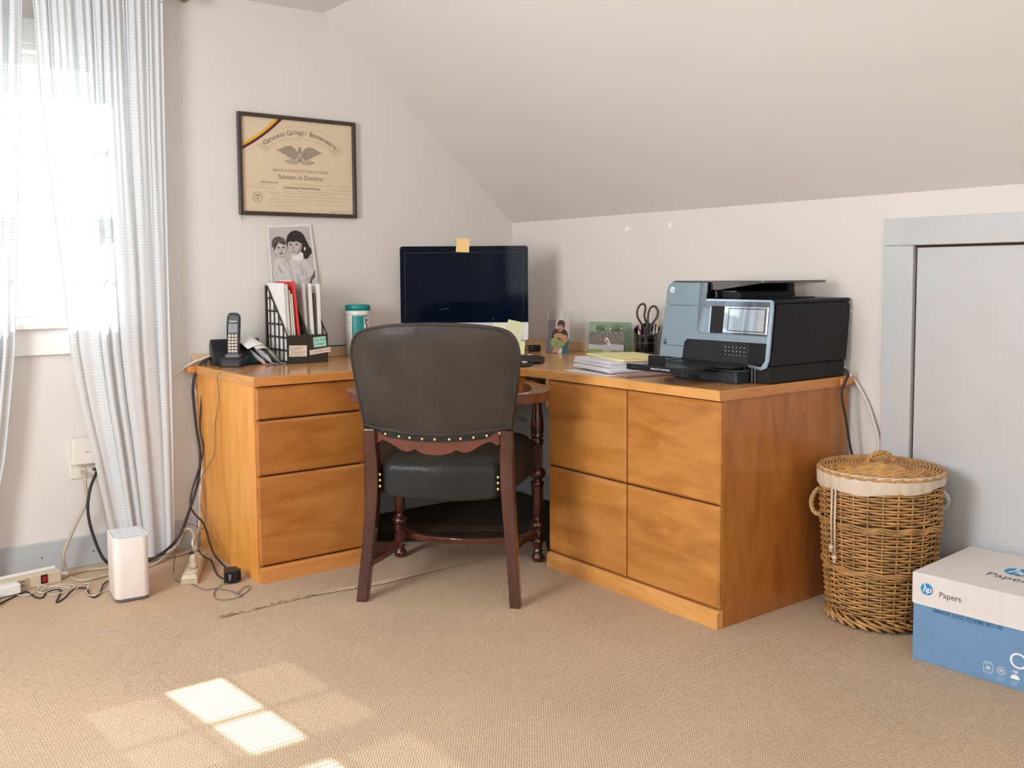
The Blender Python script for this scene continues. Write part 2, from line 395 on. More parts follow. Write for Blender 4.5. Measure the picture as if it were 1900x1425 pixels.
# ------------------------------------------------------------------ mesh builder
class MB:
    def __init__(s):
        s.v = []; s.f = []; s.mi = []; s.mats = []; s.sm = []
    def m(s, key):
        mm = M[key] if isinstance(key, str) else key
        if mm not in s.mats:
            s.mats.append(mm)
        return s.mats.index(mm)
    def add(s, vs, fs, key, T=None, smooth=False):
        o = len(s.v)
        for p in vs:
            p = Vector(p)
            s.v.append(T @ p if T is not None else p)
        k = s.m(key)
        for f in fs:
            s.f.append([i + o for i in f]); s.mi.append(k); s.sm.append(smooth)
        return s
    def box(s, a, b, key, T=None):
        x0, y0, z0 = a; x1, y1, z1 = b
        x0, x1 = min(x0, x1), max(x0, x1); y0, y1 = min(y0, y1), max(y0, y1); z0, z1 = min(z0, z1), max(z0, z1)
        vs = [(x0, y0, z0), (x1, y0, z0), (x1, y1, z0), (x0, y1, z0), (x0, y0, z1), (x1, y0, z1), (x1, y1, z1), (x0, y1, z1)]
        fs = [(0, 3, 2, 1), (4, 5, 6, 7), (0, 1, 5, 4), (1, 2, 6, 5), (2, 3, 7, 6), (3, 0, 4, 7)]
        return s.add(vs, fs, key, T)
    def hexa(s, vs, key, T=None):
        fs = [(0, 3, 2, 1), (4, 5, 6, 7), (0, 1, 5, 4), (1, 2, 6, 5), (2, 3, 7, 6), (3, 0, 4, 7)]
        return s.add(vs, fs, key, T)
    def prism(s, poly, h0, h1, axis, key, T=None, smooth=False):
        """poly: list of 2-D points; axis: 0,1,2 = extrusion axis"""
        n = len(poly)
        def P(p, h):
            if axis == 2: return (p[0], p[1], h)
            if axis == 1: return (p[0], h, p[1])
            return (h, p[0], p[1])
        vs = [P(p, h0) for p in poly] + [P(p, h1) for p in poly]
        s.add(vs, [list(range(n))[::-1], list(range(n, 2 * n))], key, T)
        o = len(s.v) - 2 * n
        k = s.m(key)
        for i in range(n):
            j = (i + 1) % n
            s.f.append([o + i, o + j, o + n + j, o + n + i]); s.mi.append(k); s.sm.append(smooth)
        return s
    def flat(s, poly, key, T):
        return s.add([(p[0], p[1], 0) for p in poly], [list(range(len(poly)))], key, T)
    def tube(s, path, r, seg, key, T=None, closed=False, cap=True):
        pts = [Vector(p) for p in path]
        n = len(pts)
        rs = r if isinstance(r, (list, tuple)) else [r] * n
        vs = []; fs = []
        up = Vector((0, 0, 1))
        prev = None
        for i in range(n):
            if closed:
                t = pts[(i + 1) % n] - pts[i - 1]
            else:
                t = pts[min(i + 1, n - 1)] - pts[max(i - 1, 0)]
            if t.length < 1e-9: t = Vector((0, 0, 1))
            t.normalize()
            if prev is None:
                a = t.orthogonal().normalized() if abs(t.z) > 0.95 else t.cross(up).normalized()
            else:
                a = (prev - t * prev.dot(t))
                a = a.normalized() if a.length > 1e-6 else t.orthogonal().normalized()
            prev = a
            bb = t.cross(a)
            for k in range(seg):
                an = 2 * PI * k / seg
                vs.append(pts[i] + (a * math.cos(an) + bb * math.sin(an)) * rs[i])
        for i in range(n if closed else n - 1):
            j = (i + 1) % n
            for k in range(seg):
                l = (k + 1) % seg
                fs.append((i * seg + k, i * seg + l, j * seg + l, j * seg + k))
        if not closed and cap:
            fs.append(tuple(range(seg))[::-1]); fs.append(tuple(range((n - 1) * seg, n * seg)))
        return s.add(vs, fs, key, T, True)
    def lathe(s, prof, seg, key, T=None, flute=0, fz=None, cap=True):
        """prof: (r, z) list"""
        vs = []; fs = []
        for (r, z) in prof:
            for k in range(seg):
                an = 2 * PI * k / seg
                rr = r
                if flute and fz and fz[0] < z < fz[1]:
                    rr = r * (1 - 0.10 * abs(math.sin(an * flute / 2)))
                vs.append((rr * math.cos(an), rr * math.sin(an), z))
        for i in range(len(prof) - 1):
            for k in range(seg):
                l = (k + 1) % seg
                fs.append((i * seg + k, i * seg + l, (i + 1) * seg + l, (i + 1) * seg + k))
        s.add(vs, fs, key, T, True)
        if cap:
            o = len(s.v) - len(vs)
            k = s.m(key)
            s.f.append([o + i for i in range(seg)][::-1]); s.mi.append(k); s.sm.append(False)
            e = o + (len(prof) - 1) * seg
            s.f.append([e + i for i in range(seg)]); s.mi.append(k); s.sm.append(False)
        return s
    def ball(s, c, r, key, seg=10, sq=(1, 1, 1), T=None):
        vs = []; fs = []
        rows = max(4, seg // 2)
        for i in range(rows + 1):
            a = PI * i / rows
            for k in range(seg):
                b = 2 * PI * k / seg
                vs.append((c[0] + r * sq[0] * math.sin(a) * math.cos(b), c[1] + r * sq[1] * math.sin(a) * math.sin(b), c[2] + r * sq[2] * math.cos(a)))
        for i in range(rows):
            for k in range(seg):
                l = (k + 1) % seg
                fs.append((i * seg + k, (i + 1) * seg + k, (i + 1) * seg + l, i * seg + l))
        return s.add(vs, fs, key, T, True)
    def grid(s, fn, nu, nv, key, T=None, uvs=False, closed_u=False):
        vs = []
        for j in range(nv + 1):
            for i in range(nu + 1):
                vs.append(fn(i / nu, j / nv))
        fs = []
        for j in range(nv):
            for i in range(nu):
                a = j * (nu + 1) + i
                fs.append((a, a + 1, a + nu + 2, a + nu + 1))
        return s.add(vs, fs, key, T, True)
    def text(s, string, size, key, T, align='CENTER', off=0.0, shear=0.0, spacing=1.0):
        cu = bpy.data.curves.new('t', 'FONT')
        cu.body = string; cu.size = size; cu.align_x = align; cu.align_y = 'CENTER'; cu.offset = off; cu.shear = shear
        cu.space_character = spacing; cu.resolution_u = 8 if size > .035 else (4 if size > .02 else 2)
        ob = bpy.data.objects.new('t', cu)
        C.objects.link(ob)
        dg = bpy.context.evaluated_depsgraph_get()
        me = bpy.data.meshes.new_from_object(ob.evaluated_get(dg))
        s.add([v.co.copy() for v in me.vertices], [list(p.vertices) for p in me.polygons], key, T)
        bpy.data.objects.remove(ob); bpy.data.curves.remove(cu); bpy.data.meshes.remove(me)
        return s
    def build(s, name, parent=None, label=None, bevel=0.0, bseg=2, cat=None, group=None, kind=None, local=False, sub=0, origin=None, fix=True, autosm=False):
        me = bpy.data.meshes.new(name)
        vs = s.v
        o = bpy.data.objects.new(name, me)
        C.objects.link(o)
        if parent is not None:
            o.parent = parent
            if not local:
                inv = world_of(parent).inverted()
                vs = [inv @ v for v in vs]
        elif origin is not None:
            og = Vector(origin)
            vs = [v - og for v in vs]
            o.location = og
        me.from_pydata([tuple(v) for v in vs], [], s.f)
        for mm in s.mats:
            me.materials.append(mm)
        for i, p in enumerate(me.polygons):
            p.material_index = s.mi[i]
            p.use_smooth = s.sm[i]
        me.update()
        if fix:
            bm = bmesh.new(); bm.from_mesh(me)
            bmesh.ops.recalc_face_normals(bm, faces=bm.faces)
            bm.to_mesh(me); bm.free()
        if bevel > 0:
            b = o.modifiers.new('bevel', 'BEVEL'); b.width = bevel; b.segments = bseg; b.limit_method = 'ANGLE'; b.angle_limit = R(40)
            b.harden_normals = False
        if sub:
            q = o.modifiers.new('sub', 'SUBSURF'); q.levels = sub; q.render_levels = sub
        if label: o['label'] = label
        if cat: o['category'] = cat
        if group: o['group'] = group
        if kind: o['kind'] = kind
        return o

def world_of(o):
    m = o.matrix_basis.copy()
    p = o.parent
    while p is not None:
        m = p.matrix_basis @ m
        p = p.parent
    return m

def thing(name, label, cat, loc=(0, 0, 0), rotz=0.0, group=None):
    o = bpy.data.objects.new(name, None)
    o.empty_display_size = 0.05
    C.objects.link(o)
    o.location = loc
    o.rotation_euler = (0, 0, rotz)
    o['label'] = label
    o['category'] = cat
    if group: o['group'] = group
    return o

def struct(mb, name, **k):
    return mb.build(name, kind='structure', **k)

def spline(pts, n):
    """Catmull-Rom through pts, n samples per span"""
    P = [Vector(p) for p in pts]
    out = []
    for i in range(len(P) - 1):
        p0 = P[max(i - 1, 0)]; p1 = P[i]; p2 = P[i + 1]; p3 = P[min(i + 2, len(P) - 1)]
        for k in range(n):
            t = k / n
            out.append(0.5 * ((2 * p1) + (-p0 + p2) * t + (2 * p0 - 5 * p1 + 4 * p2 - p3) * t * t + (-p0 + 3 * p1 - 3 * p2 + p3) * t ** 3))
    out.append(P[-1])
    return out

def basis(o, x, y):
    """matrix with origin o, x axis x, y axis y (text plane)"""
    x = Vector(x).normalized(); y = Vector(y); y = (y - x * y.dot(x)).normalized(); z = x.cross(y)
    return Matrix(((x.x, y.x, z.x, o[0]), (x.y, y.y, z.y, o[1]), (x.z, y.z, z.z, o[2]), (0, 0, 0, 1)))

def circle(cx, cy, r, n=32, ry=None):
    ry = ry or r
    return [(cx + r * math.cos(2 * PI * k / n), cy + ry * math.sin(2 * PI * k / n)) for k in range(n)]

def rrect(x0, y0, x1, y1, r, n=5, corners=(1, 1, 1, 1)):
    """corners: bl, br, tr, tl"""
    out = []
    for (cx, cy, a0, on) in ((x0 + r, y0 + r, 180, corners[0]), (x1 - r, y0 + r, 270, corners[1]), (x1 - r, y1 - r, 0, corners[2]), (x0 + r, y1 - r, 90, corners[3])):
        if on:
            for k in range(n + 1):
                a = R(a0 + 90 * k / n)
                out.append((cx + r * math.cos(a), cy + r * math.sin(a)))
        else:
            out.append((cx + r * (1 if math.cos(R(a0 + 45)) > 0 else -1), cy + r * (1 if math.sin(R(a0 + 45)) > 0 else -1)))
    return out

# ================================================================== ROOM
XL, YB = -4.2, -5.4          # unseen far sides of the room
ZC = 2.282                   # flat ceiling
XS = -1.044                  # where the slope meets the flat ceiling
ZK = 1.388                   # knee wall height
WX0, WX1, WZ0, WZ1 = -2.62, -1.94, 0.955, 1.985   # window opening

b = MB(); b.box((XL, YB, -0.1), (0.12, 0.12, 0), 'carpet')
floor = struct(b, 'floor')
# carpet seam: a frayed ridge that crosses the floor in front of the desk
rnd = random.Random(4)
b = MB()
sp = spline([(-1.90, -0.885, 0), (-1.681, -0.872, 0), (-1.519, -0.874, 0), (-1.321, -0.906, 0), (-1.178, -0.900, 0), (-1.005, -0.894, 0), (-0.83, -0.899, 0)], 14)
n = len(sp)
def seam_z(t): return 0.011 * math.exp(-((t - 0.55) / 0.24) ** 2) + 0.0002
left = []; 
def seamfn(u, v):
    i = min(int(u * (n - 1)), n - 2); f = u * (n - 1) - i
    p = sp[i].lerp(sp[i + 1], f)
    w = (v - 0.5)
    return (p.x, p.y - 0.006 + w * 0.030, 0.0003 + seam_z(u) * math.cos(w * PI) * (0.9 + 0.1 * math.sin(u * 300)))
b.grid(seamfn, 120, 6, 'carpet')
b.build('carpet_seam', parent=floor)
b = MB()
def gapfn(u, v):
    i = min(int(u * (n - 1)), n - 2); f = u * (n - 1) - i
    p = sp[i].lerp(sp[i + 1], f)
    return (p.x, p.y - 0.021 - v * (0.002 + 0.006 * math.sin(PI * u)) + 0.001 * math.sin(u * 140), 0.0006)
b.grid(gapfn, 120, 1, 'carpet_gap')
b.build('carpet_gap', parent=floor)
b = MB()
for k in range(46):
    t = rnd.random() * 0.5
    i = int(t * (n - 1)); p = sp[i]
    x, y = p.x + rnd.uniform(-.01, .01), p.y - 0.018 + rnd.uniform(-.006, .010)
    l = rnd.uniform(.006, .02); a = rnd.uniform(-.5, .5)
    b.tube([(x, y, .002), (x + l * .5, y + l * .5 * math.sin(a), .004), (x + l, y + l * math.sin(a), .001)], .0008, 4, 'carpet_gap' if k % 3 else 'carpet_thread')
b.build('frayed_threads', parent=floor, kind='stuff')

# gable wall with the window opening (profile follows the roof)
b = MB()
T = 0.14
b.box((XL, 0, 0), (WX0, T, ZC), 'wall')
b.box((WX0, 0, 0), (WX1, T, WZ0), 'wall')
b.box((WX0, 0, WZ1), (WX1, T, ZC), 'wall')
b.prism([(WX1, 0), (0, 0), (0, ZK), (XS, ZC), (WX1, ZC)], 0, T, 1, 'wall')
struct(b, 'wall_left')
b = MB(); b.box((0, YB, 0), (0.12, T, ZK), 'wall')
# two spackled patches near the top of the knee wall
wr = struct(b, 'wall_right')
for (y, z, pts) in ((-0.850, 1.323, [(-.022, .003), (-.010, .006), (-.004, .014), (.002, .008), (.012, .004), (.016, -.004), (.006, -.006), (-.002, -.012), (-.012, -.004), (-.026, -.002)]),
                    (-1.104, 1.328, [(-.010, .012), (-.004, .016), (.001, .010), (.008, .016), (.011, .006), (.008, -.004), (.011, -.014), (.003, -.010), (-.004, -.013), (-.008, -.006), (-.012, -.002)])):
    b = MB()
    b.prism([(y - p[0], z + p[1]) for p in pts], -0.0012, 0.0005, 0, 'scuff')
    b.build('spackle_patch', parent=wr)
b = MB()
b.prism([(0.0, ZK), (XS, ZC), (XS, ZC + 0.12), (0.12, ZK + 0.12), (0.12, ZK)], YB, T, 1, 'slope')
struct(b, 'ceiling_slope')
b = MB(); b.box((XL, YB, ZC), (XS, T, ZC + 0.12), 'ceil')
struct(b, 'ceiling')
# unseen rear and side walls, solid; the added fill lights stand in front of them
b = MB(); b.box((XL - .12, YB, 0), (XL, T, ZC), 'wall'); struct(b, 'wall_side')
b = MB(); b.prism([(XL - .12, 0), (0.12, 0), (0.12, ZK), (0, ZK), (XS, ZC), (XL - .12, ZC)], YB - .12, YB, 1, 'wall'); struct(b, 'wall_rear')

# baseboards
def baseboard(name, a, c, key='trim'):
    b = MB(); b.box(a, c, key)
    return struct(b, name, bevel=0.003)
BBH = 0.118
baseboard('baseboard_left', (XL, -0.018, 0), (-1.675, 0, BBH))
baseboard('baseboard_left_desk', (-1.215, -0.018, 0), (-0.02, 0, BBH))
baseboard('baseboard_right', (-0.018, -1.13, 0), (0, -0.02, BBH))
baseboard('baseboard_right_door', (-0.018, -2.108, 0), (0, -1.995, BBH))
b = MB(); b.ball((-2.27, -0.0185, 0.062), 0.003, 'gap', 8); b.ball((-2.085, -0.0185, 0.055), 0.003, 'gap', 8)
b.build('nail_hole', parent=bpy.data.objects['baseboard_left'])

# ---- knee wall door and its casing
b = MB(); b.box((-0.022, -2.219, 0), (0, -2.113, 1.212), 'door_paint'); struct(b, 'trim_1', bevel=0.0025)
b = MB(); b.box((-0.024, -3.31, 1.2125), (0, -2.113, 1.303), 'door_paint'); struct(b, 'trim_2', bevel=0.0025)
b = MB(); b.box((-0.022, -3.31, 0), (0, -3.204, 1.212), 'door_paint'); struct(b, 'trim_3', bevel=0.0025)
door = thing('door_1', 'white flush panel door in the knee wall behind the wicker hamper', 'door', (-0.01, -2.71, 0))
door['kind'] = 'structure'; del door['category']
b = MB(); b.box((-0.010, -3.196, 0.012), (-0.002, -2.2265, 1.2045), 'door_paint'); b.build('door_panel', parent=door, bevel=0.002)
b = MB(); b.box((-0.0015, -3.204, 0.0), (0.0, -2.2195, 1.212), 'gap'); b.build('shadow_gap', parent=door)
b = MB(); b.lathe([(0.012, 0), (0.012, 0.004), (0.006, 0.006), (0.006, 0.022), (0.016, 0.028), (0.019, 0.036), (0.014, 0.043), (0.002, 0.045)], 18, 'chrome', Matrix.Translation((-0.010, -3.14, 0.62)) @ Matrix.Rotation(-PI / 2, 4, 'Y'))
b.build('door_knob', parent=door)

# ---- window in the gable wall
win = thing('window_1', 'white double-hung sash window behind the sheer curtains', 'window', ((WX0 + WX1) / 2, 0, WZ0))
win['kind'] = 'structure'; del win['category']
CW = 0.09
b = MB(); b.box((WX0 - CW, -0.02, WZ0), (WX0, 0, WZ1 + 0.0), 'trim_white'); b.build('casing', parent=win, bevel=0.002)
b = MB(); b.box((WX1, -0.02, WZ0), (WX1 + CW, 0, WZ1 + 0.0), 'trim_white'); b.build('casing', parent=win, bevel=0.002)
b = MB(); b.box((WX0 - CW, -0.022, WZ1), (WX1 + CW, 0, WZ1 + CW), 'trim_white'); b.build('head_casing', parent=win, bevel=0.002)
b = MB(); b.box((WX0 - CW - .02, -0.055, WZ0 - 0.022), (WX1 + CW + .02, 0.03, WZ0), 'trim_white'); b.build('stool', parent=win, bevel=0.004)
b = MB(); b.box((WX0 - CW, -0.018, 0.833), (WX1 + CW, 0, WZ0 - 0.022), 'trim_white'); b.build('apron', parent=win, bevel=0.002)
b = MB()
for a, c in (((WX0 - .001, 0, WZ0), (WX0 + .02, T, WZ1)), ((WX1 - .02, 0, WZ0), (WX1 + .001, T, WZ1)), ((WX0, 0, WZ1 - .02), (WX1, T, WZ1 + .001)), ((WX0, 0, WZ0 - .001), (WX1, T, WZ0 + .02))):
    b.box(a, c, 'trim_white')
b.build('jamb', parent=win)
def sash(name, y, z0, z1, zt, zb, zm):
    x0, x1 = WX0 + .02, WX1 - .02
    b = MB()
    b.box((x0, y, z0), (x0 + .04, y + .03, z1), 'trim_white'); b.box((x1 - .04, y, z0), (x1, y + .03, z1), 'trim_white')
    b.box((x0 + .04, y, z0), (x1 - .04, y + .03, zb), 'trim_white'); b.box((x0 + .04, y, zt), (x1 - .04, y + .03, z1), 'trim_white')
    fr = b.build(name, parent=win, bevel=0.002)
    b = MB(); b.box((x0 + .04, y + .008, zm - .006), (x1 - .04, y + .022, zm + .006), 'trim_white'); b.build('muntin', parent=fr)
    gw = (x1 - x0 - .08) / 3
    for k in (1, 2):
        xx = x0 + .04 + gw * k
        b = MB(); b.box((xx - .009, y + .0095, zb), (xx + .009, y + .0205, zt), 'trim_white'); b.build('muntin', parent=fr)
    b = MB(); b.box((x0 + .04, y + .013, zb), (x1 - .04, y + .017, zt), 'glass'); b.build('pane', parent=fr)
sash('lower_sash', 0.045, WZ0 + .02, 1.455, 1.392, 1.012, 1.222)
sash('upper_sash', 0.085, 1.41, WZ1 - .02, 1.930, 1.490, 1.735)

# ---- what stands outside the window
b = MB()
for k in range(12):
    z0 = -0.6 + k * 0.17
    b.hexa([(-4.8, 9.0, z0), (3.5, 9.0, z0), (3.5, 9.1, z0), (-4.8, 9.1, z0), (-4.8, 9.03, z0 + .17), (3.5, 9.03, z0 + .17), (3.5, 9.1, z0 + .17), (-4.8, 9.1, z0 + .17)], 'siding')
nh = thing('neighbour_house', 'pale clapboard house seen through the lower window panes', 'house', (-0.5, 9.05, -0.6))
b.build('clapboards', parent=nh, kind='stuff')
b = MB(); b.box((-4.9, 8.95, 1.44), (3.6, 9.15, 1.54), 'trim_white'); b.build('eave_board', parent=nh)
b = MB(); b.prism([(8.8, 1.54), (12.5, 2.3), (12.5, 2.2), (8.9, 1.42)], -5.0, 3.7, 0, 'paper_grey'); b.build('roof', parent=nh)
b = MB(); b.box((-60, 1, -3.1), (60, 60, -3.0), 'outdoor'); struct(b, 'ground_outside')

# ================================================================== CURTAINS
def curtain(name, label, edgeL, edgeR, cloth_w, seed, nf):
    """edgeL / edgeR: lists of (z, x), from top to bottom"""
    def at(e, z):
        for i in range(len(e) - 1):
            if e[i][0] >= z >= e[i + 1][0]:
                t = (e[i][0] - z) / (e[i][0] - e[i + 1][0])
                return e[i][1] * (1 - t) + e[i + 1][1] * t
        return e[0][1] if z > e[0][0] else e[-1][1]
    rr = random.Random(seed)
    ph = [rr.uniform(0, 6.28) for _ in range(6)]
    z0, z1 = edgeL[-1][0], edgeL[0][0]
    def fn(u, v):
        z = z1 + (z0 - z1) * v
        xl, xr = at(edgeL, z), at(edgeR, z)
        uu = u + 0.045 * math.sin(u * 11 + ph[0] + 0.8 * v) + 0.018 * math.sin(v * 4 + u * 19 + ph[1]) + 0.02 * math.sin(u * 31 + ph[3])
        a = math.sin(2 * PI * nf * uu + ph[2] + 0.6 * v)
        c = math.sin(2 * PI * nf * 2.3 * uu + ph[3] - 1.0 * v)
        d = math.sin(2 * PI * nf * 0.45 * uu + ph[4] + 1.4 * v)
        amp = 0.012 + 0.006 * min(1, v * 2.2)
        top = max(0.0, 1 - v * 9)
        fine = 0.006 * math.sin(2 * PI * nf * 3.1 * u + ph[5]) * max(0, 1 - v * 2.2)
        ed = min(1, min(u, 1 - u) * 14)
        y = -0.098 + (amp * a * (0.75 + 0.35 * math.sin(u * 8 + ph[4])) + 0.004 * c * (1 - v * 0.9) + 0.011 * d * v + fine) * (0.35 + 0.65 * ed)
        x = xl + (xr - xl) * u + 0.006 * math.cos(2 * PI * nf * uu + ph[2] + 0.6 * v) * ed
        return (x, y, z)
    nu, nv = 260, 70
    th = thing(name, label, 'curtain', ((edgeL[0][1] + edgeR[0][1]) / 2, -0.098, z0))
    b = MB()
    b.grid(fn, nu, nv, 'curtain')
    o = b.build('curtain_panel', parent=th, fix=False)
    uvl = o.data.uv_layers.new(name='UVMap')
    hh = z1 - z0
    for p in o.data.polygons:
        for li in p.loop_indices:
            vi = o.data.loops[li].vertex_index
            j, i = divmod(vi, nu + 1)
            uvl.data[li].uv = (i / nu * cloth_w, j / nv * hh)
    # stitched side hems and bottom hem
    for uu in (0.0, 1.0):
        b = MB(); b.tube([Vector(fn(uu, k / 60)) for k in range(61)], 0.0022, 5, 'hem'); b.build('side_hem', parent=th)
    b = MB(); b.tube([Vector(fn(k / 120, 1.0)) for k in range(121)], 0.0022, 5, 'hem'); b.build('bottom_hem', parent=th)
    return th
M['scuff_leather'] = mat('scuffed_leather', (0.30, 0.30, 0.30), 0.6, var=0.6, vscale=160)
M['hem'] = mat('curtain_hem', (0.66, 0.71, 0.76), 0.9)
curtain('curtain', 'sheer white gingham curtain right of the window gap, falling behind the white router', 
        [(2.215, -2.238), (2.123, -2.234), (1.799, -2.224), (1.451, -2.201), (1.154, -2.175), (0.852, -2.157), (0.647, -2.128), (0.436, -2.088), (0.145, -2.040), (0.022, -2.020)],
        [(2.215, -1.775), (1.68, -1.782), (1.154, -1.786), (0.508, -1.790), (0.103, -1.796), (0.022, -1.800)], 0.95, 3, 7)
curtain('curtain', 'sheer white gingham curtain at the left edge of the photo, left of the window gap',
        [(2.215, -2.76), (1.1, -2.76), (0.022, -2.74)],
        [(2.215, -2.272), (2.116, -2.273), (1.734, -2.292), (1.349, -2.316), (0.862, -2.344), (0.687, -2.365), (0.473, -2.391), (0.377, -2.412), (0.022, -2.46)], 0.95, 8, 7)
# rod with rings and a faceted finial
rod = thing('curtain_rod', 'brass curtain rod with faceted finial at the top edge above the curtains', 'curtain rod', (-2.27, -0.098, 2.232))
b = MB(); b.tube([(-2.82, -0.098, 2.232), (-1.735, -0.098, 2.232)], 0.009, 14, 'antique'); b.build('rod', parent=rod)
for (x, sgn) in ((-1.735, 1), (-2.82, -1)):
    b = MB()
    b.lathe([(0.010, 0), (0.016, 0.004), (0.016, 0.009), (0.009, 0.013), (0.012, 0.018), (0.028, 0.034), (0.031, 0.045), (0.026, 0.058), (0.012, 0.070), (0.003, 0.074)], 8, 'antique',
            Matrix.Translation((x, -0.098, 2.232)) @ Matrix.Rotation(sgn * PI / 2, 4, 'Y'))
    b.build('finial', parent=rod)
    b = MB()
    xx = x - sgn * 0.045
    b.box((xx - .006, -0.098, 2.212), (xx + .006, 0, 2.224), 'chrome'); b.box((xx - .012, -0.006, 2.18), (xx + .012, 0, 2.255), 'chrome')
    b.lathe([(.006, 0), (.009, .003), (.007, .012), (.002, .016)], 10, 'chrome', Matrix.Translation((xx, -0.112, 2.200)) @ Matrix.Rotation(PI, 4, 'X'))
    b.build('bracket', parent=rod)

# ================================================================== DESK
DT = 0.760; UT = 0.728
def panel_front(name, parent, a, c, key, ch=0.006, axis=1, sgn=-1, label=None):
    """drawer front: slab from a to c with a bevelled face towards sgn*axis"""
    x0, y0, z0 = [min(a[i], c[i]) for i in range(3)]
    x1, y1, z1 = [max(a[i], c[i]) for i in range(3)]
    b = MB()
    if axis == 1:
        f, k = y0, y1
        vs = [(x0, k, z0), (x1, k, z0), (x1, k, z1), (x0, k, z1), (x0, f + ch, z0), (x1, f + ch, z0), (x1, f + ch, z1), (x0, f + ch, z1),
              (x0 + ch, f, z0 + ch), (x1 - ch, f, z0 + ch), (x1 - ch, f, z1 - ch * 1.6), (x0 + ch, f, z1 - ch * 1.6)]
    else:
        f, k = x0, x1
        vs = [(k, y0, z0), (k, y1, z0), (k, y1, z1), (k, y0, z1), (f + ch, y0, z0), (f + ch, y1, z0), (f + ch, y1, z1), (f + ch, y0, z1),
              (f, y0 + ch, z0 + ch), (f, y1 - ch, z0 + ch), (f, y1 - ch, z1 - ch * 1.6), (f, y0 + ch, z1 - ch * 1.6)]
    fs = [(0, 3, 2, 1)]
    for i in range(4):
        j = (i + 1) % 4
        fs.append((i, j, 4 + j, 4 + i)); fs.append((4 + i, 4 + j, 8 + j, 8 + i))
    fs.append((8, 9, 10, 11))
    b.add(vs, fs, key)
    return b.build(name, parent=parent, label=label)

# left pedestal: three drawers
LX0, LX1, LYF = -1.664, -1.222, -0.655
cab = thing('drawer_cabinet', 'maple pedestal with three drawers at the left end of the desk', 'cabinet', ((LX0 + LX1) / 2, -0.33, 0))
b = MB()
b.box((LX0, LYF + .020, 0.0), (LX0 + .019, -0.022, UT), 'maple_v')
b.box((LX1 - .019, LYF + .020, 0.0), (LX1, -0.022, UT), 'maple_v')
b.box((LX0 + .019, -0.04, 0.0), (LX1 - .019, -0.022, UT), 'maple_v')
b.box((LX0 + .019, LYF + .020, 0.0), (LX1 - .019, -0.04, 0.02), 'maple_v')
b.box((LX0 + .019, LYF + .021, 0.02), (LX1 - .019, LYF + .04, UT), 'gap')
b.build('carcass', parent=cab)
for z0, z1 in ((0.604, 0.722), (0.398, 0.598), (0.064, 0.392)):
    panel_front('drawer_front', cab, (LX0 + .002, LYF, z0), (LX1 - .002, LYF + .0195, z1), 'maple_h')
b = MB(); b.prism([(LYF - .006, 0), (LYF + .0195, 0), (LYF + .0195, 0.058), (LYF + .004, 0.058), (LYF - .006, 0.050)], LX0 + .001, LX1 - .001, 0, 'maple_edge_x')
b.build('plinth', parent=cab)

# right pedestal: four file drawers
RX, RY0, RY1 = -0.697, -1.984, -1.137
cab = thing('file_cabinet', 'wide maple cabinet with four square drawers under the printer', 'cabinet', (-0.35, (RY0 + RY1) / 2, 0))
b = MB()
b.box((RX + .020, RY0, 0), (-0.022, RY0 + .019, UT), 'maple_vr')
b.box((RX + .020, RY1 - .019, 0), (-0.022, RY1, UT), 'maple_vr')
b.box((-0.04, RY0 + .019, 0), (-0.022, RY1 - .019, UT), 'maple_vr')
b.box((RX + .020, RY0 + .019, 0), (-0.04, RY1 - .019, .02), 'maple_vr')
b.box((RX + .021, RY0 + .019, .02), (RX + .04, RY1 - .019, UT), 'gap')
b.build('carcass', parent=cab)
YM = -1.562
for (y0, y1) in ((RY0 + .003, YM - .003), (YM + .003, RY1)):
    for z0, z1 in ((0.397, 0.722), (0.062, 0.391)):
        panel_front('drawer_front', cab, (RX, y0, z0), (RX + .0195, y1, z1), 'maple_hy', ch=0.008, axis=0)
b = MB(); b.prism([(RX - .007, 0), (RX + .0195, 0), (RX + .0195, .057), (RX + .004, .057), (RX - .007, .048)], RY0 - .0, RY1 + .003, 1, 'maple_edge')
b.build('plinth', parent=cab)
b = MB()
for z in (.655, .640):
    b.ball((-0.185, RY0 - .0003, z), 0.0035, 'ink_soft', 8, (1, .2, 1))
b.build('screw_cap', parent=cab)

# worktop: one L with a diagonal inner corner, edge bands, back ledge, diagonal apron
top = thing('desktop', 'L-shaped maple worktop across both cabinets in the corner', 'worktop', (-0.8, -0.5, UT))
oy, ox = -0.667, -0.705
dgx = -1.062; dgy = -1.024
outline = [(-1.672, oy), (dgx, oy), (ox, dgy), (ox, -1.990), (-0.004, -1.990), (-0.004, -0.004), (-1.672, -0.004)]
b = MB()
ins = 0.016
inner = [(-1.672 + ins, oy + ins), (dgx + ins * .4, oy + ins), (ox + ins, dgy + ins * .4), (ox + ins, -1.990 + ins), (-0.004, -1.990 + ins), (-0.004, -0.004), (-1.672 + ins, -0.004)]
b.prism(inner, UT, DT, 2, 'maple_top')
b.build('top_panel', parent=top)
bands = [((0, 1), 'maple_edge_x'), ((1, 2), 'maple_edge_x'), ((2, 3), 'maple_edge'), ((3, 4), 'maple_edge_x'), ((6, 0), 'maple_edge')]
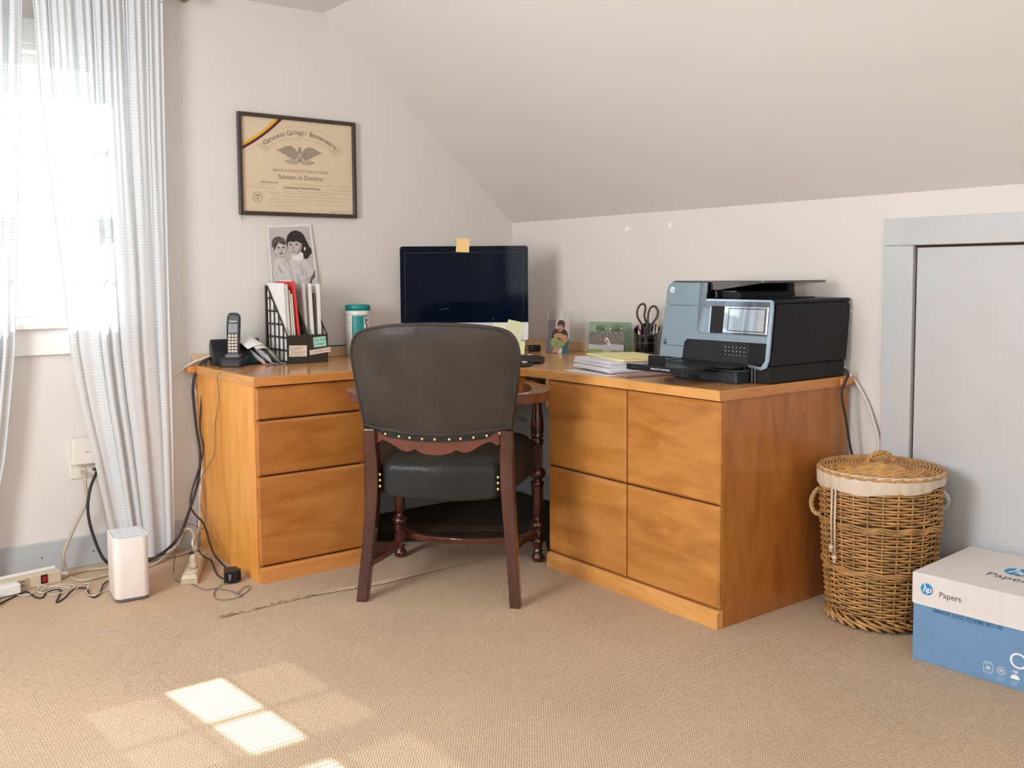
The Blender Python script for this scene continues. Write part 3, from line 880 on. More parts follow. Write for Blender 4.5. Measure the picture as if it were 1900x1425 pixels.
for (i, j), key in bands:
    p0, p1 = outline[i], outline[j]; q0, q1 = inner[i], inner[j]
    d = (Vector(p1) - Vector(p0)).normalized(); nrm = Vector((d.y, -d.x))
    c = 0.0025
    def o2(p, t): return (p[0] - nrm.x * t, p[1] - nrm.y * t)
    s0, s1 = o2(p0, c), o2(p1, c)
    b = MB()
    vs = [(*q0, UT), (*q1, UT), (*p1, UT), (*p0, UT), (*p0, DT - c), (*p1, DT - c), (*s0, DT), (*s1, DT), (*q0, DT), (*q1, DT)]
    b.add(vs, [(0, 1, 2, 3), (3, 2, 5, 4), (4, 5, 7, 6), (6, 7, 9, 8), (8, 9, 1, 0), (0, 3, 4, 6, 8), (1, 9, 7, 5, 2)], key)
    b.build('edge_band', parent=top)
# low ledge along the two walls and round its ends
b = MB(); b.box((-1.672, -0.026, DT), (-0.06, -0.004, DT + .045), 'maple_pale'); b.build('back_ledge', parent=top, bevel=0.003)
b = MB(); b.box((-0.026, -1.03, DT), (-0.004, -0.06, DT + .045), 'maple_pale'); b.build('back_ledge', parent=top, bevel=0.003)
b = MB(); b.box((-0.085, -2.004, UT + .002), (-0.004, -1.9905, DT - .001), 'maple_edge_x'); b.build('rear_end_block', parent=top, bevel=0.006, bseg=3)
b = MB(); b.box((-1.705, -0.06, UT + .004), (-1.6725, -0.004, DT - .001), 'maple_edge_x'); b.build('rear_end_block', parent=top, bevel=0.006, bseg=3)
# diagonal apron / keyboard drawer front
def diag(t, off):   # along the diagonal, off = distance behind the edge
    d = Vector((ox - dgx, dgy - oy)).normalized(); nn = Vector((-d.y, d.x))   # towards the corner
    p = Vector((dgx, oy)) + d * t + nn * off
    return p
L_ = (Vector((ox, dgy)) - Vector((dgx, oy))).length
b = MB()
ps = [diag(-.02, .022), diag(L_ - .012, .022), diag(L_ - .012, .040), diag(-.02, .040)]
b.hexa([(p.x, p.y, .632) for p in ps] + [(p.x, p.y, UT - .003) for p in ps], 'maple_h'); b.build('apron', parent=top, bevel=0.004)
b = MB()
ps = [diag(-.04, .026), diag(L_ + .02, .026), diag(L_ + .02, .046), diag(-.04, .046)]
b.hexa([(p.x, p.y, .618) for p in ps] + [(p.x, p.y, .630) for p in ps], 'maple_edge_x'); b.build('apron_rail', parent=top, bevel=0.002)
b = MB(); b.box((RX + .001, RY1 + .001, .620), (RX + .02, RY1 + .016, UT), 'maple_edge'); b.build('apron_return', parent=top, bevel=0.002)
b = MB(); b.box((LX1 + .001, LYF + .004, .620), (dgx + .03, LYF + .022, UT), 'maple_h'); b.build('apron_return', parent=top, bevel=0.002)

# ================================================================== CHAIR
CH = Vector((-1.068, -1.047, 0)); CR = -0.790
chair = thing('desk_chair', 'captain style armchair in black leather and dark red mahogany facing the desk', 'chair', CH, CR)
TC = Matrix.Translation(CH) @ Matrix.Rotation(CR, 4, 'Z')
CX = -0.012
def back_y(x, z):
    return -0.262 - max(0, z - 0.60) * 0.20 + 0.45 * x * x
half = [(0, .583), (.08, .586), (.15, .593), (.205, .602), (.252, .612), (.258, .64), (.268, .70), (.277, .77), (.284, .84), (.281, .885), (.266, .918), (.240, .938), (.19, .950), (.10, .959), (0, .962)]
hs = spline([(p[0], 0, p[1]) for p in half], 4)
ol = [(p.x, p.z) for p in hs] + [(-p.x, p.z) for p in hs[-2:0:-1]]
no = len(ol)
cz = 0.785
def shell(side, depth, puff, key, inset=0.0):
    rings = [1.0, 0.985, 0.95, 0.88, 0.75, 0.55, 0.30]
    vs = []; fs = []
    for r in rings:
        for (x, z) in ol:
            xx = x * r * (1 - inset); zz = cz + (z - cz) * r * (1 - inset)
            y = back_y(xx, zz) + depth + side * puff * (1 - r ** 5)
            vs.append((xx + CX, y, zz))
    vs.append((CX, back_y(0, cz) + depth + side * puff, cz))
    for i in range(len(rings) - 1):
        for k in range(no):
            l = (k + 1) % no
            fs.append((i * no + k, i * no + l, (i + 1) * no + l, (i + 1) * no + k))
    e = (len(rings) - 1) * no
    for k in range(no):
        fs.append((e + k, e + (k + 1) % no, len(vs) - 1))
    return vs, fs
back = MB()
vs, fs = shell(-1, 0.0, 0.016, 'leather'); back.add(vs, fs, 'leather', smooth=True)
br = back.build('back_panel', parent=chair, local=True)
b = MB()
vs = []
for dd, sc in ((0.002, 0.998), (0.012, 1.012), (0.035, 1.020), (0.055, 1.010), (0.062, 0.99)):
    for (x, z) in ol:
        xx = x * sc; zz = cz + (z - cz) * sc
        vs.append((xx + CX, back_y(xx, zz) + dd, zz))
fs = []
for i in range(4):
    for k in range(no):
        l = (k + 1) % no
        fs.append((i * no + k, i * no + l, (i + 1) * no + l, (i + 1) * no + k))
b.add(vs, fs, 'leather', smooth=True)
b.build('back_border', parent=chair, local=True)
b = MB(); vs, fs = shell(1, 0.062, 0.030, 'leather'); b.add(vs, fs, 'leather', smooth=True)
b.build('back_cushion', parent=chair, local=True)
for dd, sc in ((0.000, 1.003), (0.060, 1.003)):
    b = MB()
    b.tube([(x * sc + CX, back_y(x, z) + dd, cz + (z - cz) * sc) for (x, z) in ol], 0.0042, 7, 'leather', closed=True)
    b.build('piping', parent=chair, local=True)
# lower leather strip with its row of brass nails
b = MB()
def strip(u, v):
    x = -0.245 + 0.49 * u
    z = 0.606 - 0.026 * (1 - (x / .245) ** 2) - v * 0.022
    return (x + CX, back_y(x, z) - 0.005 + 0.002 * v, z)
b.grid(strip, 30, 2, 'leather_seat'); b.build('nail_strip', parent=chair, local=True)
for k in range(11):
    u = 0.05 + 0.90 * k / 10 + (0.012 if k in (2, 6) else 0)
    x, y, z = strip(u, 0.55)
    b = MB(); b.ball((x, y - 0.0015, z), 0.0060, 'brass', 8, (1, .6, 1)); b.build('nail', parent=chair, local=True)
# scalloped lower rail
sc_half = [(0.0, .513), (.030, .515), (.055, .522), (.072, .533), (.088, .525), (.105, .523), (.128, .531), (.150, .546), (.172, .557), (.190, .560), (.202, .553), (.208, .548), (.218, .552)]
lower = [(-p[0], p[1]) for p in sc_half[::-1]] + [(p[0], p[1]) for p in sc_half[1:]]
b = MB()
vs = []
nl = len(lower)
for dy in (0.0, 0.022):
    for (x, z) in lower:
        vs.append((x + CX, -0.262 + 0.35 * x * x + dy, z))
    for (x, z) in lower:
        vs.append((x + CX, -0.262 + 0.35 * x * x + dy, 0.600))
fs = []
for i in range(nl - 1):
    fs.append((i, i + 1, nl + i + 1, nl + i))
    fs.append((2 * nl + i, 3 * nl + i, 3 * nl + i + 1, 2 * nl + i + 1))
    fs.append((i, 2 * nl + i, 2 * nl + i + 1, i + 1))
    fs.append((nl + i, nl + i + 1, 3 * nl + i + 1, 3 * nl + i))
b.add(vs, fs, 'mahogany_h')
b.build('back_rail', parent=chair, local=True)
# rear legs: continuous square posts from the backrest to the floor
def post(path, w, d):
    vs = []; fs = []
    for (x, y, z, k) in path:
        a, c = w * k / 2, d * k / 2
        vs += [(x - a, y - c, z), (x + a, y - c, z), (x + a, y + c, z), (x - a, y + c, z)]
    for i in range(len(path) - 1):
        for k in range(4):
            l = (k + 1) % 4
            fs.append((i * 4 + k, i * 4 + l, i * 4 + 4 + l, i * 4 + 4 + k))
    fs.append((3, 2, 1, 0)); e = (len(path) - 1) * 4
    fs.append((e, e + 1, e + 2, e + 3))
    return vs, fs
for sg in (-1, 1):
    ctrl = [(.268, -.268, 0), (.258, -.248, .12), (.246, -.228, .26), (.238, -.220, .38), (.236, -.226, .48), (.238, -.238, .56), (.238, -.242, .600)]
    pp = spline([(sg * x + CX * .5, y, z) for x, y, z in ctrl], 5)
    path = [(p.x, p.y, p.z, 0.98 + 0.22 * math.exp(-((p.z - .42) / .2) ** 2)) for p in pp]
    b = MB(); vs, fs = post(path, .038, .044)
    b.add(vs, fs, 'mahogany')
    b.build('rear_leg', parent=chair, local=True, bevel=0.004)
# turned front legs running up as arm supports
prof = [(.016, 0), (.0235, .006), (.0245, .018), (.021, .030), (.0125, .036), (.019, .041), (.019, .046), (.0135, .051), (.017, .062), (.0225, .078), (.0235, .088), (.016, .095), (.022, .100), (.022, .124), (.016, .128),
        (.026, .136), (.0305, .148), (.028, .158), (.018, .166), (.014, .172), (.014, .180), (.0195, .188), (.0215, .24), (.0235, .300), (.0235, .305), (.027, .309), (.027, .317), (.018, .323), (.0165, .330), (.027, .338), (.0335, .350), (.0335, .358), (.026, .369), (.014, .376), (.014, .38)]
prof2 = [(.018, .462), (.023, .468), (.026, .478), (.024, .486), (.017, .491), (.024, .494), (.026, .500), (.022, .504), (.0255, .516), (.0265, .532), (.0245, .56), (.019, .600), (.0165, .650), (.0175, .688)]
for sg in (-1, 1):
    T0 = Matrix.Translation((sg * .277, .252, 0))
    b = MB(); b.lathe(prof, 20, 'mahogany', T0, flute=10, fz=(.19, .302)); 
    b.add(*post([(sg * .277, .252, .376, 1), (sg * .277, .252, .464, 1)], .040, .040), 'mahogany')
    fl = b.build('front_leg', parent=chair, local=True)
    b = MB(); b.lathe(prof2, 20, 'mahogany', T0); b.build('arm_post', parent=chair, local=True)
# arms: flat bowed boards
for sg in (-1, 1):
    cl = spline([(.236, -.215, 0), (.290, -.190, 0), (.328, -.130, 0), (.338, -.045, 0), (.322, .050, 0), (.286, .120, 0), (.262, .185, 0), (.274, .245, 0), (.294, .284, 0)], 7)
    wd = spline([(.028, 0, 0), (.036, 0, 0), (.052, 0, 0), (.064, 0, 0), (.066, 0, 0), (.052, 0, 0), (.042, 0, 0), (.054, 0, 0), (.050, 0, 0)], 7)
    na = len(cl)
    vs = []
    for i, p in enumerate(cl):
        t = (cl[min(i + 1, na - 1)] - cl[max(i - 1, 0)]).normalized()
        nr = Vector((t.y, -t.x, 0)); w = wd[i].x / 2
        for s_, z_ in ((-1, .682), (1, .682), (1, .718), (-1, .718)):
            q = p + nr * w * s_
            vs.append((sg * q.x + CX, q.y, z_))
    fs = []
    for i in range(na - 1):
        for k in range(4):
            l = (k + 1) % 4
            fs.append((i * 4 + k, i * 4 + l, i * 4 + 4 + l, i * 4 + 4 + k))
    fs.append((0, 1, 2, 3)); e = (na - 1) * 4; fs.append((e, e + 1, e + 2, e + 3))
    b = MB(); b.add(vs, fs, 'mahogany_h')
    b.build('arm', parent=chair, local=True, bevel=0.007, bseg=3)
# seat: crowned box cushion, wrapped rail, nails
def sq_(u):  # superellipse-like outline
    return u
b = MB()
rows = [(.360, .965), (.364, .99), (.385, 1.0), (.43, 1.0), (.455, 1.0), (.474, .985), (.486, .94), (.496, .84), (.503, .66), (.507, .40), (.508, .12)]
out = []
cor = [(-.205, -.235), (.195, -.235), (.262, .10), (.285, .300), (-.285, .300), (-.262, .10)]
base = []
segs = [((-.195, -.240), (0, -.262), (.190, -.240)), ((.222, -.195), (.255, .03), (.272, .215)), ((.245, .300), (0, .335), (-.245, .300)), ((-.272, .215), (-.255, .03), (-.227, -.195))]
for s_ in segs:
    base += [(p.x, p.y) for p in spline([(q[0], q[1], 0) for q in s_], 9)]
nb = len(base)
vs = []
for (z, k) in rows:
    for (x, y) in base:
        zz = z
        if z > .45: zz = z + 0.016 * max(0, y / .3) * (z - .45) / .05 
        if z < .40:
            zz = z - (0.012 * (1 - (x / .22) ** 2) if y < -.2 else 0)
        vs.append((x * k, .03 + (y - .03) * k, zz))
fs = []
for i in range(len(rows) - 1):
    for k in range(nb):
        l = (k + 1) % nb
        fs.append((i * nb + k, i * nb + l, (i + 1) * nb + l, (i + 1) * nb + k))
fs.append(tuple(range(nb))[::-1]); fs.append(tuple(range((len(rows) - 1) * nb, len(rows) * nb)))
b.add(vs, fs, 'leather_seat', smooth=True)
seat = b.build('seat', parent=chair, local=True, sub=1)
for (x, y) in ((-.213, -.243), (.200, -.243)):
    for z in (.438, .418, .397):
        b = MB(); b.ball((x, y, z), .0058, 'brass', 8, (1, .6, 1)); b.build('nail', parent=chair, local=True)
for sg in (-1, 1):
    for z in (.385, .405, .43):
        b = MB(); b.ball((sg * .262, .20, z), .0045, 'brass', 8); b.build('nail', parent=chair, local=True)
b = MB()   # worn scuff on the rear left of the seat
def scuff(u, v):
    x = -.166 + .060 * u; z = .430 - .022 * u - (.004 + .010 * math.sin(PI * u)) * v
    yy = -.240 - .022 * (1 - (x / .19) ** 2) - .0022
    return (x, yy, z + .0015 * math.sin(u * 40))
b.grid(scuff, 14, 3, 'scuff_leather'); b.build('scuff', parent=seat)
# stretchers
def curved_bar(name, pts, w, h):
    cl = spline(pts, 8); na = len(cl); vs = []; fs = []
    for i, p in enumerate(cl):
        t = (cl[min(i + 1, na - 1)] - cl[max(i - 1, 0)]).normalized(); nr = Vector((t.y, -t.x, 0)).normalized()
        for s_, z_ in ((-1, -h), (1, -h), (1, h), (-1, h)):
            q = p + nr * w * s_ + Vector((0, 0, z_)); vs.append(tuple(q))
    for i in range(na - 1):
        for k in range(4):
            l = (k + 1) % 4
            fs.append((i * 4 + k, i * 4 + l, i * 4 + 4 + l, i * 4 + 4 + k))
    fs.append((0, 1, 2, 3)); e = (na - 1) * 4; fs.append((e, e + 1, e + 2, e + 3))
    b = MB(); b.add(vs, fs, 'mahogany_h'); b.build(name, parent=chair, local=True, bevel=0.003)
for sg in (-1, 1):
    curved_bar('stretcher', [(sg * .256, -.245, .128), (sg * .232, -.12, .126), (sg * .222, .02, .124), (sg * .240, .15, .120), (sg * .270, .245, .116)], .015, .012)
curved_bar('stretcher', [(-.265, .245, .108), (-.17, .165, .108), (0, .130, .108), (.17, .165, .108), (.265, .245, .108)], .015, .011)

# ================================================================== ON THE WALL
def PT(o, x, y): return basis(o, x, y)
# framed diploma, 0.56 x 0.43
DX0, DX1, DZ0, DZ1, DY = -1.455, -0.903, 1.384, 1.815, -0.004
dip = thing('framed_diploma', 'dark framed diploma with a gold and maroon corner ribbon hanging on the left wall', 'diploma', ((DX0 + DX1) / 2, 0, DZ0))
fw_ = 0.017
for a, c in (((DX0, -.024, DZ0), (DX0 + fw_, -.003, DZ1)), ((DX1 - fw_, -.024, DZ0), (DX1, -.003, DZ1)), ((DX0 + fw_, -.024, DZ1 - fw_), (DX1 - fw_, -.003, DZ1)), ((DX0 + fw_, -.024, DZ0), (DX1 - fw_, -.003, DZ0 + fw_))):
    b = MB(); b.box(a, c, 'frame_dark'); b.build('frame_bar', parent=dip, bevel=0.003)
b = MB(); b.box((DX0 + .01, -.012, DZ0 + .01), (DX1 - .01, -.004, DZ1 - .01), 'diploma'); sheet = b.build('certificate_sheet', parent=dip)
b = MB()
YT = -.0124
def dT(x, z, k=0): return PT((x, YT - k * .0002, z), (1, 0, 0), (0, 0, 1))
ix0, ix1, iz0, iz1 = DX0 + fw_, DX1 - fw_, DZ0 + fw_, DZ1 - fw_
# corner ribbon, curved
def arc_band(r0, r1, key, k):
    # band across the top-left corner, slightly sagging
    A0 = (ix0, iz1 - r0 * 0.76); A1 = (ix0 + r0, iz1); B0 = (ix0, iz1 - r1 * 0.76); B1 = (ix0 + r1, iz1)
    def q(a, c, t):
        mx, mz = (a[0] + c[0]) / 2 + .014, (a[1] + c[1]) / 2 - .010
        return ((1 - t) ** 2 * a[0] + 2 * t * (1 - t) * mx + t * t * c[0], (1 - t) ** 2 * a[1] + 2 * t * (1 - t) * mz + t * t * c[1])
    n = 12
    lo = [q(A0, A1, i / n) for i in range(n + 1)]; hi = [q(B0, B1, i / n) for i in range(n + 1)]
    vs = [(p[0], YT - k * .0002, p[1]) for p in lo + hi]
    b.add(vs, [(i, i + 1, n + 2 + i, n + 1 + i) for i in range(n)], key)
arc_band(.150, .168, 'gold_band', 1); arc_band(.168, .186, 'maroon_band', 1)
cx = (ix0 + ix1) / 2 + .012
def arc_text(s_, R_, cz_, size, a_span, key):
    n_ = len(s_)
    for i, ch in enumerate(s_):
        if ch == ' ': continue
        a = R(90) + a_span / 2 - a_span * i / (n_ - 1)
        x, z = cx + R_ * math.cos(a), cz_ + R_ * math.sin(a)
        t = (math.sin(a), 0, -math.cos(a)); u = (math.cos(a), 0, math.sin(a))
        b.text(ch, size, key, PT((x, YT - .0004, z), t, u), off=.0008)
arc_text('Curatores Collegii Bostoniensis', .285, 1.748 - .285, .029, 1.22, 'ink_soft')
# thin flourish lines around the arched title
for R_, sp_, key in ((.262, 1.30, 'ink_light'), (.310, 1.10, 'ink_light')):
    pp = [(cx + R_ * math.cos(R(90) + sp_ * (k / 30 - .5)) * (1 + .02 * math.sin(k * 1.3)), YT - .0003, 1.463 + (R_ + .004 * math.sin(k * 1.9)) * math.sin(R(90) + sp_ * (k / 30 - .5))) for k in range(31)]
    b.tube(pp, .0005, 3, key)
for sg in (-1, 1):
    for q in range(3):
        pp = [(cx + sg * (.155 + q * .012 + .020 * math.cos(t * .35)), YT - .0003, 1.690 - q * .010 + .014 * math.sin(t * .35 + q)) for t in range(19)]
        b.tube(pp, .0005, 3, 'ink_light')
# eagle engraving
ex, ez = cx - .008, 1.652
def mir(pts, sg): return [(ex + sg * p[0], ez + p[1]) for p in pts]
wing = [(.010, .006), (.022, .026), (.042, .036), (.062, .034), (.084, .024), (.110, .012), (.092, .010), (.080, .002), (.066, -.002), (.056, -.012), (.044, -.014), (.034, -.024), (.020, -.020), (.010, -.010)]
for sg in (-1, 1):
    b.add([(p[0], YT - .0004, p[1]) for p in mir(wing, sg)], [list(range(len(wing)))], 'ink_soft')
    for q in range(8):
        x0, z0 = .020 + q * .009, .026 - q * .001
        b.tube([(ex + sg * x0, YT - .0006, ez + z0), (ex + sg * (x0 + .008), YT - .0006, ez + z0 - .030 + q * .003)], .0004, 3, 'diploma')
body = [(-.006, .030), (0, .036), (.007, .031), (.009, .018), (.012, .002), (.008, -.020), (.014, -.036), (0, -.030), (-.014, -.036), (-.008, -.020), (-.012, .002), (-.009, .018)]
b.add([(ex + p[0], YT - .0007, ez + p[1]) for p in body], [list(range(12))], 'ink_soft')
b.add([(ex + p[0], YT - .0009, ez + p[1]) for p in [(-.009, .006), (.009, .006), (.008, -.010), (0, -.018), (-.008, -.010)]], [list(range(5))], 'ink_light')
for sg in (-1, 1):
    b.tube([(ex + sg * .005, YT - .0006, ez - .018), (ex + sg * .034, YT - .0006, ez - .034), (ex + sg * .066, YT - .0006, ez - .030)], .0007, 3, 'ink_soft')
    b.add([(ex + sg * p[0], YT - .0003, ez + p[1]) for p in [(.012, -.028), (.050, -.020), (.075, -.030), (.045, -.042), (.010, -.042)]], [list(range(5))], 'ink_light')
b.text('OMNIBUS PRESENTES LITERAS VISURIS', .0150, 'ink_light', dT(cx - .005, 1.581, 2), off=.0006, spacing=1.05)
b.text('Salutem in Domino', .0270, 'ink_soft', dT(cx - .005, 1.553, 2), off=.0006)
b.text('Hinc Litteris nos', .0115, 'ink_soft', dT(ix0 + .120, 1.527, 2), off=.0004)
b.text('Christopher Duncan Anthony', .0145, 'ink_soft', dT(cx + .000, 1.508, 2), off=.0006)
rr = random.Random(2)
def scrawl(x0, x1, z, key='ink_light', amp=.0022, th=.00055):
    pp = []; x = x0
    while x < x1:
        pp.append((x, YT - .0004, z + rr.uniform(-amp, amp))); x += rr.uniform(.0022, .0046)
        if rr.random() < .14:
            if len(pp) > 2: b.tube(pp, th, 3, key)
            pp = []; x += .003
    if len(pp) > 2: b.tube(pp, th, 3, key)
for (a, c, z) in ((.215, .50, 1.524), (.045, .115, 1.516), (.030, .150, 1.502), (.410, .505, 1.505), (.190, .50, 1.492), (.115, .43, 1.482), (.135, .50, 1.470), (.115, .46, 1.457), (.115, .30, 1.444), (.34, .49, 1.438), (.110, .25, 1.431)):
    scrawl(ix0 + a, ix0 + c, z)
scrawl(ix0 + .40, ix0 + .50, 1.411, 'ink_soft', .0045)
# college seal
sx_, sz_ = ix0 + .066, 1.462
b.add([(sx_ + .024 * math.cos(t * PI / 14), YT - .0003, sz_ + .024 * math.sin(t * PI / 14)) for t in range(28)], [list(range(28))], 'ink_light')
b.add([(sx_ + .0175 * math.cos(t * PI / 14), YT - .0005, sz_ + .0175 * math.sin(t * PI / 14)) for t in range(28)], [list(range(28))], 'diploma')
b.add([(sx_ + p[0], YT - .0007, sz_ + p[1]) for p in [(-.011, .011), (.011, .011), (.011, -.004), (0, -.013), (-.011, -.004)]], [list(range(5))], 'ink_soft')
for q in (-.006, .0, .006):
    b.add([(sx_ + q + p[0], YT - .0009, sz_ - .001 + p[1]) for p in [(-.0022, -.004), (.0022, -.004), (.0022, .004), (-.0022, .004)]], [(0, 1, 2, 3)], 'diploma')
b.build('printed_text', parent=sheet, fix=False)
b = MB(); b.tube([(DX0 + .011, -.010, DZ0 + .002), (DX0 + .0115, -.011, DZ0 - .012), (DX0 + .011, -.010, DZ0 - .026)], .0009, 5, 'cord_black'); b.build('hanging_thread', parent=dip)

# black-and-white print stuck to the wall behind the file holders
PHO = Vector((-1.345, -0.006, 1.07)); 
M['p_bg'] = mat('print_backdrop', (0.50, 0.46, 0.45), 0.35, var=0.08, vscale=9)
M['p_wh'] = mat('print_white', (0.78, 0.76, 0.75), 0.35)
M['p_knit'] = mat('print_knitwear', (0.60, 0.56, 0.55), 0.35, var=0.08, vscale=60)
M['p_knit2'] = mat('print_knitwear_shadow', (0.44, 0.40, 0.39), 0.35)
M['p_skin'] = mat('print_face', (0.52, 0.47, 0.46), 0.35)
M['p_skin2'] = mat('print_face_shadow', (0.28, 0.25, 0.245), 0.35)
M['p_hair'] = mat('print_hair', (0.022, 0.018, 0.018), 0.35, var=0.5, vscale=120)
M['p_hair2'] = mat('print_hair_child', (0.10, 0.085, 0.08), 0.35, var=0.4, vscale=120)
# picture space: u 0..205, v 0..270 (mm), origin lower left; slight outward curl to the lower right
def pic_T(o, ux, vx, s_): return lambda u, v, k: tuple(Vector(o) + Vector(ux) * u * s_ + Vector(vx) * v * s_ + Vector(ux).cross(Vector(vx)).normalized() * k * .00025)
pic = thing('photo_print', 'curled black-and-white print of a woman holding a small child, on the wall below the diploma', 'photo', PHO)
def pt_(u, v, k):
    x = -1.332 + u * .001 + (v - 270) * -.00004 + (.000055 * (270 - v) if u > 190 else 0)
    z = 1.070 + v * .001 + u * .00006
    curl = .010 * (1 - v / 270) + .003 * (u / 205)
    return (x, -.0052 - curl - k * .00035, z)
b = MB()
nn = 12
vs = [pt_(205 * (j % 2), 270 * (j // 2) / nn, 0) for j in range(2 * nn + 2)]
vs2 = [(v[0], v[1] + .0006, v[2]) for v in vs]
b.add(vs, [(2 * i, 2 * i + 1, 2 * i + 3, 2 * i + 2) for i in range(nn)], 'p_wh')
b.add(vs2, [(2 * i, 2 * i + 2, 2 * i + 3, 2 * i + 1) for i in range(nn)], 'p_wh')
sheet = b.build('photo_paper', parent=pic, fix=False)
b = MB()
def pp_(pts, key, k, sm=0):
    if sm:
        q = spline([(p[0], p[1], 0) for p in pts + pts[:1]], sm)[:-1]
        pts = [(p.x, p.y) for p in q]
    # slice into the curl: simple fan with centre point
    cx_ = sum(p[0] for p in pts) / len(pts); cy_ = sum(p[1] for p in pts) / len(pts)
    n_ = len(pts)
    vs = [pt_(p[0], p[1], k) for p in pts] + [pt_(cx_, cy_, k)]
    b.add(vs, [(i, (i + 1) % n_, n_) for i in range(n_)], key)
for i in range(6):
    pp_([(7, 5 + i * 43), (196, 5 + i * 43), (196, 48.2 + i * 43), (7, 48.2 + i * 43)], 'p_bg', 1)
# woman: hair, face, sweater; child: sweater, head
pp_([(96, 150), (88, 176), (84, 200), (92, 226), (108, 240), (128, 246), (150, 240), (166, 226), (176, 204), (186, 182), (192, 160), (190, 136), (176, 120), (160, 122), (150, 140), (120, 150)], 'p_hair', 2, 4)
pp_([(92, 6), (90, 60), (88, 96), (96, 116), (116, 126), (146, 126), (168, 112), (184, 92), (196, 60), (196, 6)], 'p_knit', 3, 4)
pp_([(104, 122), (104, 138), (120, 150), (150, 150), (158, 136), (154, 120), (130, 112)], 'p_wh', 4, 4)
pp_([(92, 196), (90, 176), (94, 156), (106, 142), (122, 138), (138, 144), (150, 160), (156, 182), (150, 200), (128, 206), (106, 206)], 'p_skin', 5, 4)
pp_([(132, 142), (146, 156), (156, 180), (152, 196), (148, 178), (140, 160), (126, 146)], 'p_skin2', 6, 3)
pp_([(88, 196), (92, 214), (112, 222), (136, 220), (154, 206), (158, 186), (146, 194), (130, 200), (114, 196), (102, 204)], 'p_hair', 7, 4)
for u in (103, 130):
    pp_([(u - 7, 184), (u, 188), (u + 7, 184), (u, 181)], 'p_hair', 8, 3)
    pp_([(u - 9, 193), (u, 197), (u + 9, 193), (u, 194.5)], 'p_hair2', 8, 3)
pp_([(112, 180), (116, 168), (110, 164), (107, 168)], 'p_skin2', 8, 3)
pp_([(102, 156), (112, 159), (124, 158), (116, 150), (107, 151)], 'p_hair2', 8, 3); pp_([(104, 155.5), (112, 157), (121, 156.5), (114, 153)], 'p_wh', 9, 3)
pp_([(162, 168), (168, 172), (170, 160), (164, 156)], 'p_wh', 9, 3)
for (u, v) in ((140, 100), (160, 70), (176, 50), (120, 60)):
    pp_([(u, v), (u + 5, v - 10), (u + 14, v - 50), (u + 6, v - 42)], 'p_knit2', 8, 3)
pp_([(176, 6), (184, 30), (196, 60), (196, 70), (192, 36), (184, 6)], 'p_hair2', 8, 3)
pp_([(20, 6), (14, 40), (14, 90), (22, 120), (40, 134), (66, 126), (82, 104), (92, 78), (98, 50), (96, 20), (90, 6)], 'p_knit', 10, 4)
pp_([(60, 116), (72, 96), (92, 60), (98, 44), (86, 70), (68, 96)], 'p_knit2', 11, 3)
pp_([(34, 90), (44, 70), (56, 56), (50, 78), (40, 94)], 'p_knit2', 11, 3)
pp_([(24, 186), (22, 168), (28, 148), (42, 136), (58, 134), (72, 144), (78, 162), (76, 184), (66, 200), (40, 202)], 'p_skin', 12, 4)
pp_([(22, 160), (16, 184), (18, 206), (32, 220), (52, 222), (70, 212), (80, 196), (76, 184), (66, 196), (44, 196), (28, 188)], 'p_hair2', 13, 4)
for u in (44, 66):
    pp_([(u - 6, 174), (u, 178), (u + 6, 174), (u, 171)], 'p_hair', 14, 3)
pp_([(54, 170), (60, 160), (54, 157)], 'p_skin2', 14, 3); pp_([(44, 150), (54, 153), (64, 150), (54, 146)], 'p_hair2', 14, 3)
pp_([(20, 158), (14, 166), (16, 176), (22, 174)], 'p_skin', 14, 3)
pp_([(22, 8), (30, 20), (42, 18), (46, 8)], 'p_skin2', 14, 3); pp_([(50, 12), (64, 6), (66, 2), (52, 5)], 'p_hair', 14, 3)
b.build('printed_picture', parent=sheet, fix=False)

# ================================================================== OUTLET, POWER STRIPS, ROUTER
ob_ = thing('wall_outlet', 'cream wall outlet plate with a plugged-in surge adapter, left of the curtain hem', 'outlet', (-2.09, 0, .42))
b = MB(); b.box((-2.155, -.006, .345), (-2.03, 0, .50), 'outlet'); b.build('cover_plate', parent=ob_, bevel=.003)
b = MB(); b.box((-2.153, -.048, .405), (-2.032, -.0065, .507), 'outlet')
b.build('surge_adapter', parent=ob_, bevel=.006, bseg=3)
b = MB()
for x in (-2.105, -2.098): b.box((x - .0012, -.0492, .452), (x + .0012, -.0478, .456), 'ink_dark')
b.box((-2.0925, -.0492, .453), (-2.0905, -.0478, .455), 'ink_dark')
b.build('socket_holes', parent=ob_)
b = MB()
for x in (-2.115, -2.07):
    b.lathe([(.019, 0), (.019, .0025), (.017, .003)], 20, 'outlet', Matrix.Translation((x, -.006, .374)) @ Matrix.Rotation(PI / 2, 4, 'X'))
for x in (-2.074, -2.066): b.box((x - .0012, -.0096, .374), (x + .0012, -.0088, .382), 'ink_dark')
b.build('socket_face', parent=ob_)
def plug(name, o, d, key, parent, ln=.030, w=.013):
    T_ = Vector(d).to_track_quat('Z', 'X').to_matrix().to_4x4(); T_.translation = Vector(o)
    b = MB(); b.lathe([(w, 0), (w * 1.02, ln * .3), (w * .75, ln * .45), (w * .85, ln * .5), (w * .6, ln * .9), (w * .42, ln)], 12, key, T_)
    return b.build(name, parent=parent)

def strip_T(p0, p1, z=0):
    """frame with x along the strip"""
    d = (Vector(p1) - Vector(p0)).normalized()
    return basis((p0[0], p0[1], z), d, Vector((-d.y, d.x, 0)))

